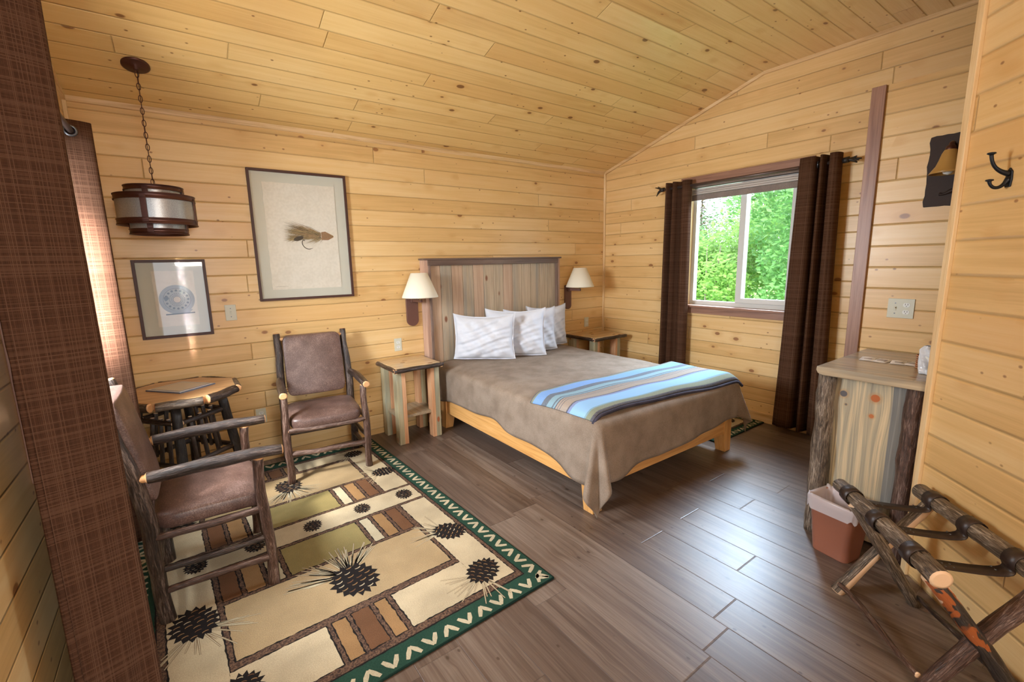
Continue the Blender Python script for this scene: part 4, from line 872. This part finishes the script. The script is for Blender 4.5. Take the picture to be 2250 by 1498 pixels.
mb=MB(); mb.lathe([(.024,2.035),(.034,2.015),(.042,1.985),(.052,1.955),(.070,1.928),(.078,1.915),(.075,1.915),(.066,1.931),(.048,1.958),(.038,1.988),(.030,2.013),(.020,2.030)],(lx,.672,0),36); mb.build('bell_shade',AMB,vl)
mb=MB(); mb.lathe([(.001,1.908),(.018,1.914),(.027,1.935),(.022,1.965),(.012,1.99)],(lx,.672,0),20); mb.build('light_bulb',WHITEP,vl)
mi_=thing('wall_mirror','black-edged wall mirror, only its curved left edge showing by the partition','mirror',(XC,.36,1.05)); mb=MB()
def se(a,hx,hz,e=.35): return (math.copysign(abs(math.cos(a))**e,math.cos(a))*hx,math.copysign(abs(math.sin(a))**e,math.sin(a))*hz)
n_=64; ring=[]
for r_ in (1.0,.94):
    for x_ in (XC,XC-.02): ring.append([(x_,.36+se(2*PI*k/n_,.28*(1 if r_==1 else .92),1)[0]*1,1.40+se(2*PI*k/n_,1,.345*r_)[1]) for k in range(n_)])
order=[ring[0],ring[1],ring[3],ring[2]]; rg=[[mb.v(p) for p in q_] for q_ in order]
for i in range(4):
    for k in range(n_): mb.f([rg[i][k],rg[i][(k+1)%n_],rg[(i+1)%4][(k+1)%n_],rg[(i+1)%4][k]])
mb.build('mirror_frame',IRON,mi_); mb=MB(); mb.prism([(XC-.004,p[1],p[2]) for p in ring[2]],(-.004,0,0)); mb.build('mirror_glass',plain('mirror',(.9,.9,.9),.02,1),mi_)
# ================================================================== RUGS
def rugmat(name,c,c2=None):
    n=N(name); co=n.coord(); g=n.noise(co,260,2); h=n.noise(co,5,3); f=n.m2('ADD',n.m2('MULTIPLY',g,.5),n.m2('MULTIPLY',h,.5)); n.col(n.mix(n.mr(f,.35,.65),tuple(x*.80 for x in c),c2 or tuple(min(1,x*1.15) for x in c))); n.set(Roughness=.95); n.b.inputs['Specular IOR Level'].default_value=.1; n.bump(g,.0015,.6); return n.m
def barkrug():
    n=N('rug_bark_lines'); co=n.coord(); g=n.noise(co,120,3,.7); n.col(n.ramp(g,[(.38,(.022,.010,.006)),(.5,(.085,.042,.022)),(.66,(.165,.09,.048))])); n.set(Roughness=.95); return n.m
RM=[rugmat('rug_green',(.020,.052,.034)),barkrug(),rugmat('rug_beige',(.45,.365,.235)),rugmat('rug_tan',(.35,.25,.135)),rugmat('rug_olive',(.235,.185,.075)),rugmat('rug_brown',(.135,.065,.032)),rugmat('rug_gold',(.27,.155,.068)),rugmat('rug_black',(.016,.013,.012)),rugmat('rug_needle',(.16,.10,.05)),rugmat('rug_cream',(.44,.375,.25))]
def rug(label,o,a,W_,L_,tiles,cones,lv,seed,name='area_rug'):
    root=thing(name,label,'rug',(o[0],o[1],0)); U=Vector((-math.cos(a),-math.sin(a),0)); Vv=Vector((-math.sin(a),math.cos(a),0)); O=Vector((o[0],o[1],0)); rn=random.Random(seed)
    def P(u,v,k=0): return O+U*u+Vv*v+Vector((0,0,.0100+k*.00022))
    mb=MB(); mb.prism([O,O+Vv*L_,O+U*W_+Vv*L_,O+U*W_],(0,0,.0098),0)
    def poly(pts,k,mi): mb.f([mb.v(P(u,v,k)) for u,v in pts],mi)
    def rect(u0,u1,v0,v1,k,mi): poly([(u0,v0),(u1,v0),(u1,v1),(u0,v1)],k,mi)
    def jag(u0,u1,v0,v1,k,mi,j=.004,st=.014):
        pts=[]
        for (a0,b0),(a1,b1) in (((u0,v0),(u1,v0)),((u1,v0),(u1,v1)),((u1,v1),(u0,v1)),((u0,v1),(u0,v0))):
            n=max(2,int(math.hypot(a1-a0,b1-b0)/st)); du,dv=(a1-a0),(b1-b0); l=math.hypot(du,dv)
            for i in range(n):
                f=i/n; q=rn.uniform(-j,j)*(1 if i else 0)*(1 if i%2 else .2); pts.append((a0+du*f-dv/l*q,b0+dv*f+du/l*q))
        poly(pts,k,mi)
    # chevrons in the green border
    bw=lv['b']
    def stroke(u0,v0,u1,v1,w,k,mi,taper=.6):
        du,dv=u1-u0,v1-v0; l=math.hypot(du,dv) or 1; nx,ny=-dv/l*w/2,du/l*w/2; mu,mv=(u0+u1)/2+rn.uniform(-.1,.1)*w,(v0+v1)/2
        poly([(u0-nx*taper,v0-ny*taper),(mu-nx,mv-ny),(u1-nx*.7,v1-ny*.7),(u1+nx*.7,v1+ny*.7),(mu+nx,mv+ny),(u0+nx*taper,v0+ny*taper)],k,mi)
    s_=bw*.28; c_=bw*.46
    def run(L0,fn,st):
        n=int((L0-bw)/st); st=(L0-bw)/n
        for i in range(n+1):
            t=bw/2+i*st; sg=1 if i%2 else -1
            for d in (-1,1): fn(t,d,sg,i)
    st=.078*bw/.09
    for side in (0,1):
        cu=c_ if side==0 else W_-c_
        run(L_,lambda t,d,sg,i: stroke(cu-sg*s_,t,cu+sg*s_,t+d*s_*1.15,.020*bw/.09,1+(d+1)//2,9),st)
        cv=c_ if side==0 else L_-c_
        run(W_,lambda t,d,sg,i: stroke(t,cv-sg*s_,t+d*s_*1.15,cv+sg*s_,.020*bw/.09,1+(d+1)//2,9),st)
    i0=lv['i']; jag(bw,W_-bw,bw*1.15,L_-bw*1.15,3,7,.003); rect(bw+.006,W_-bw-.006,bw*1.15+.006,L_-bw*1.15-.006,4,1)
    for (u0,u1,v0,v1,mi) in tiles: jag(u0-.005,u1+.005,v0-.005,v1+.005,5,7,.005)
    for (u0,u1,v0,v1,mi) in tiles: jag(u0,u1,v0,v1,6,mi,.0035)
    k0=7
    for (cu,cv,r,an,nd) in cones:
        A=R(an)
        def T(x,y): return (cu+x*math.cos(A)-y*math.sin(A),cv+x*math.sin(A)+y*math.cos(A))
        if nd:
            for i in range(int(nd*.62)):
                b=R(rn.uniform(20,160))+ (0 if nd<60 else 0); l=r*rn.uniform(1.2,2.35); x0,y0=r*.3*math.cos(b),r*.55; p=T(x0,y0); q=T(x0+l*math.cos(b),y0+l*math.sin(b)*.9)
                stroke(*p,*q,r*.085,k0,8,1); stroke(*p,*q,r*.045,k0+1,9,1)
        pts=[]
        for i in range(36):
            t=2*PI*i/36; rr_=r*(1+(.20 if i%2 else -.05)+rn.uniform(-.05,.05)); pts.append(T(rr_*.82*math.cos(t),rr_*(1.0 if math.sin(t)>0 else 1.0)*math.sin(t)))
        poly(pts,k0+2,7); rows=7
        for j in range(rows):
            y=-.82+1.66*j/(rows-1); w=math.sqrt(max(0,1-y*y))*.8; n=max(1,int(w*5.2))
            for i in range(n):
                x=(-w+2*w*(i+.5)/n) if n>1 else 0; x+=rn.uniform(-.03,.03); sz=.105+.02*rn.random()
                arc=[]
                for t in range(7): a_=PI*t/6; arc.append(T(r*(x+sz*1.15*math.cos(a_)),r*(y-sz*.62*math.sin(a_))))
                for t in range(6,-1,-1): a_=PI*t/6; arc.append(T(r*(x+sz*1.0*math.cos(a_)),r*(y-sz*.30*math.sin(a_)+.02)))
                poly(arc,k0+3,rn.choice([6,6,2,5]))
    o=mb.build('rug_pile',RM,root,fix=False)
    mb=MB(); c4=[O,O+Vv*L_,O+U*W_+Vv*L_,O+U*W_,O]
    mb.tube([Vector((p.x,p.y,.0055)) for p in c4],.0055,8,0,0); mb.build('bound_edge',rugmat('rug_dark_green',(.012,.030,.022)),root); return root
TL=[]
def both(u0,u1,v0,v1,mi): TL.append((u0,u1,v0,v1,mi)); TL.append((u0,u1,2.42-v1,2.42-v0 if 2.42-v0<2.17 else 2.165,mi))
TL.append((.12,1.47,1.118,1.305,2))
both(.12,.285,.15,1.09,2); both(1.29,1.47,.15,1.09,2)
TL+= [(.285,.655,.15,.385,2),(.945,1.29,.15,.385,2),(.285,.655,2.03,2.165,2),(.945,1.29,2.03,2.165,2)]
both(.312,1.262,.43,.80,3); both(.575,.975,.828,1.088,4)
for a_,b_,m_ in ((.322,.388,5),(.412,.472,6),(.498,.548,9),(1.003,1.063,9),(1.09,1.165,6),(1.19,1.262,5)): both(a_,b_,.828,1.088,m_)
TL+=[(.683,.735,.15,.385,6),(.76,.838,.15,.385,5),(.862,.918,.15,.385,6),(.683,.735,2.03,2.165,6),(.76,.838,2.03,2.165,5),(.862,.918,2.03,2.165,6)]
CN=[(.745,.60,.115,-12,110),(.19,.655,.085,-42,34),(.235,.255,.085,-125,30),(1.375,.76,.10,170,30),(.77,1.83,.092,178,90),(.175,1.62,.075,-85,26),(.235,2.08,.066,-95,22),(1.27,.27,.08,-160,36),(1.38,1.70,.08,10,26),
    (.205,1.212,.058,10,0),(.482,1.214,.054,0,0),(.775,1.212,.056,15,0),(1.072,1.214,.056,0,0),(1.34,1.212,.056,5,0)]
rug('large lodge rug with pine cones and a green chevron border under the armchairs',(1.290,1.484),R(2.2),1.60,2.31,TL,CN,{'b':.092,'i':.1},4)
rug('small matching pine cone rug on the floor between bed and window wall',(4.195,1.885),R(0),.76,1.25,[(.10,.66,.11,.34,2),(.10,.66,.37,.62,3),(.10,.66,.65,.88,2),(.10,.66,.91,1.14,3)],[(.2,.22,.06,60,20),(.5,.5,.06,0,30),(.3,.78,.05,0,0)],{'b':.075,'i':.08},9)
# ================================================================== OUTSIDE
def grass():
    n=N('meadow_grass'); g=n.noise(n.coord(),3,4); n.col(n.mix(g,(.13,.26,.05),(.30,.45,.12))); n.set(Roughness=.9); return n.m
gr=MB().box(4.7,60,-25,60,-.6,-.5).build('meadow',grass()); tag(gr,'bright green meadow ground outside behind the shrubs','grass',kind='stuff')
def leafm(name,c1,c2):
    n=N(name); g=n.white(n.m2('ADD',0.,0.) if False else n.coord('UV')); cl=n.mix(g,c1,c2); n.col(cl); n.set(Roughness=.5)
    tr=n.t.nodes.new('ShaderNodeBsdfTranslucent'); n.L(cl,tr.inputs['Color']); mx=n.t.nodes.new('ShaderNodeMixShader'); mx.inputs[0].default_value=.45
    n.t.links.new(n.b.outputs[0],mx.inputs[1]); n.t.links.new(tr.outputs[0],mx.inputs[2]); n.t.links.new(mx.outputs[0],n.t.nodes['Material Output'].inputs[0]); return n.m
LF=[leafm('leaves_yellow_green',(.17,.40,.07),(.36,.60,.16)),leafm('leaves_fresh_green',(.11,.33,.09),(.26,.50,.18)),leafm('leaves_dark_green',(.06,.17,.06),(.14,.30,.10))]
STEM=plain('grey_stem',(.28,.24,.20),.8)
def shrub(label,x,y,w,h,seed,lm,n=8000,ls=.10):
    rn=random.Random(seed); root=thing('leafy_shrub',label,'shrub',(x,y,-.5),group=None); mb=MB(); lobes=[(rn.uniform(-.6,.6)*w,rn.uniform(-.6,.6)*w,rn.uniform(.30,.82)*h,rn.uniform(.32,.5)*w) for _ in range(16)]
    for i in range(n):
        lx,ly,lz,lr_=rn.choice(lobes); a=rn.uniform(0,2*PI); b=math.acos(rn.uniform(-1,1)); rr_=lr_*rn.uniform(.55,1.05)
        c=Vector((x+lx+rr_*math.sin(b)*math.cos(a),y+ly+rr_*math.sin(b)*math.sin(a),-.5+max(.05,lz+rr_*1.1*math.cos(b))))
        t=Vector((rn.gauss(0,1),rn.gauss(0,1),rn.gauss(0,.6))).normalized(); s=t.orthogonal().normalized(); L=ls*rn.uniform(.6,1.2)
        V=[mb.v(c-t*L/2),mb.v(c+s*L*.27),mb.v(c+t*L/2),mb.v(c-s*L*.27)]; q=(rn.random(),rn.random()); mb.f(V,0,False,[q]*4)
    mb.build('foliage',LF[lm],root,fix=False); mb=MB()
    for k in range(3): a=rn.uniform(0,6.3); mb.tube([(x+.1*math.cos(a),y+.1*math.sin(a),-.5),(x+.3*w*math.cos(a),y+.3*w*math.sin(a),-.5+.4*h),(x+.5*w*math.cos(a),y+.5*w*math.sin(a),-.5+.75*h)],[.03,.02,.008],7,0,0,.1,k,1)
    mb.build('stems',STEM,root); return root
shrub('tall fresh green shrub filling the right window pane',8.3,3.45,1.25,4.3,1,1)
shrub('yellow-green shrub low in the left window pane',8.6,5.15,1.15,3.0,2,0)
shrub('rounded green shrub at the left edge of the window view',9.2,6.6,1.3,2.9,3,1)
shrub('pale green shrub seen behind the middle post of the window',9.9,4.9,1.3,3.3,4,0)
shrub('darker green shrub in the distance behind the window post',13.5,7.2,1.9,4.2,5,2)
shrub('tall shrub in the distance behind the right window pane',12.5,5.0,1.9,5.0,6,1)
shrub('far green shrub at the left, low against the sky',13.0,9.2,1.8,3.6,7,1)
def conifer(label,x,y,h,seed):
    rn=random.Random(seed); root=thing('small_conifer',label,'tree',(x,y,-.5)); mb=MB()
    for i in range(1500):
        z=rn.uniform(.1,1); a=rn.uniform(0,6.3); rr_=(1-z)*.9*rn.uniform(.3,1)+.02; c=Vector((x+rr_*math.cos(a),y+rr_*math.sin(a),-.5+z*h)); t=Vector((math.cos(a),math.sin(a),rn.uniform(-.3,.3))); s=Vector((-math.sin(a),math.cos(a),0)); q=(rn.random(),rn.random())
        mb.f([mb.v(c-t*.06),mb.v(c+s*.03),mb.v(c+t*.08),mb.v(c-s*.03)],0,False,[q]*4)
    mb.build('foliage',leafm('rusty_needles',(.20,.12,.05),(.30,.24,.10)),root,fix=False); mb=MB(); mb.tube([(x,y,-.5),(x,y,-.5+h)],[.06,.01],8,0,0); mb.build('trunk',STEM,root)
conifer('slim rust-tinged conifer tip above the shrubs in left window pane',12.8,7.95,4.1,3)
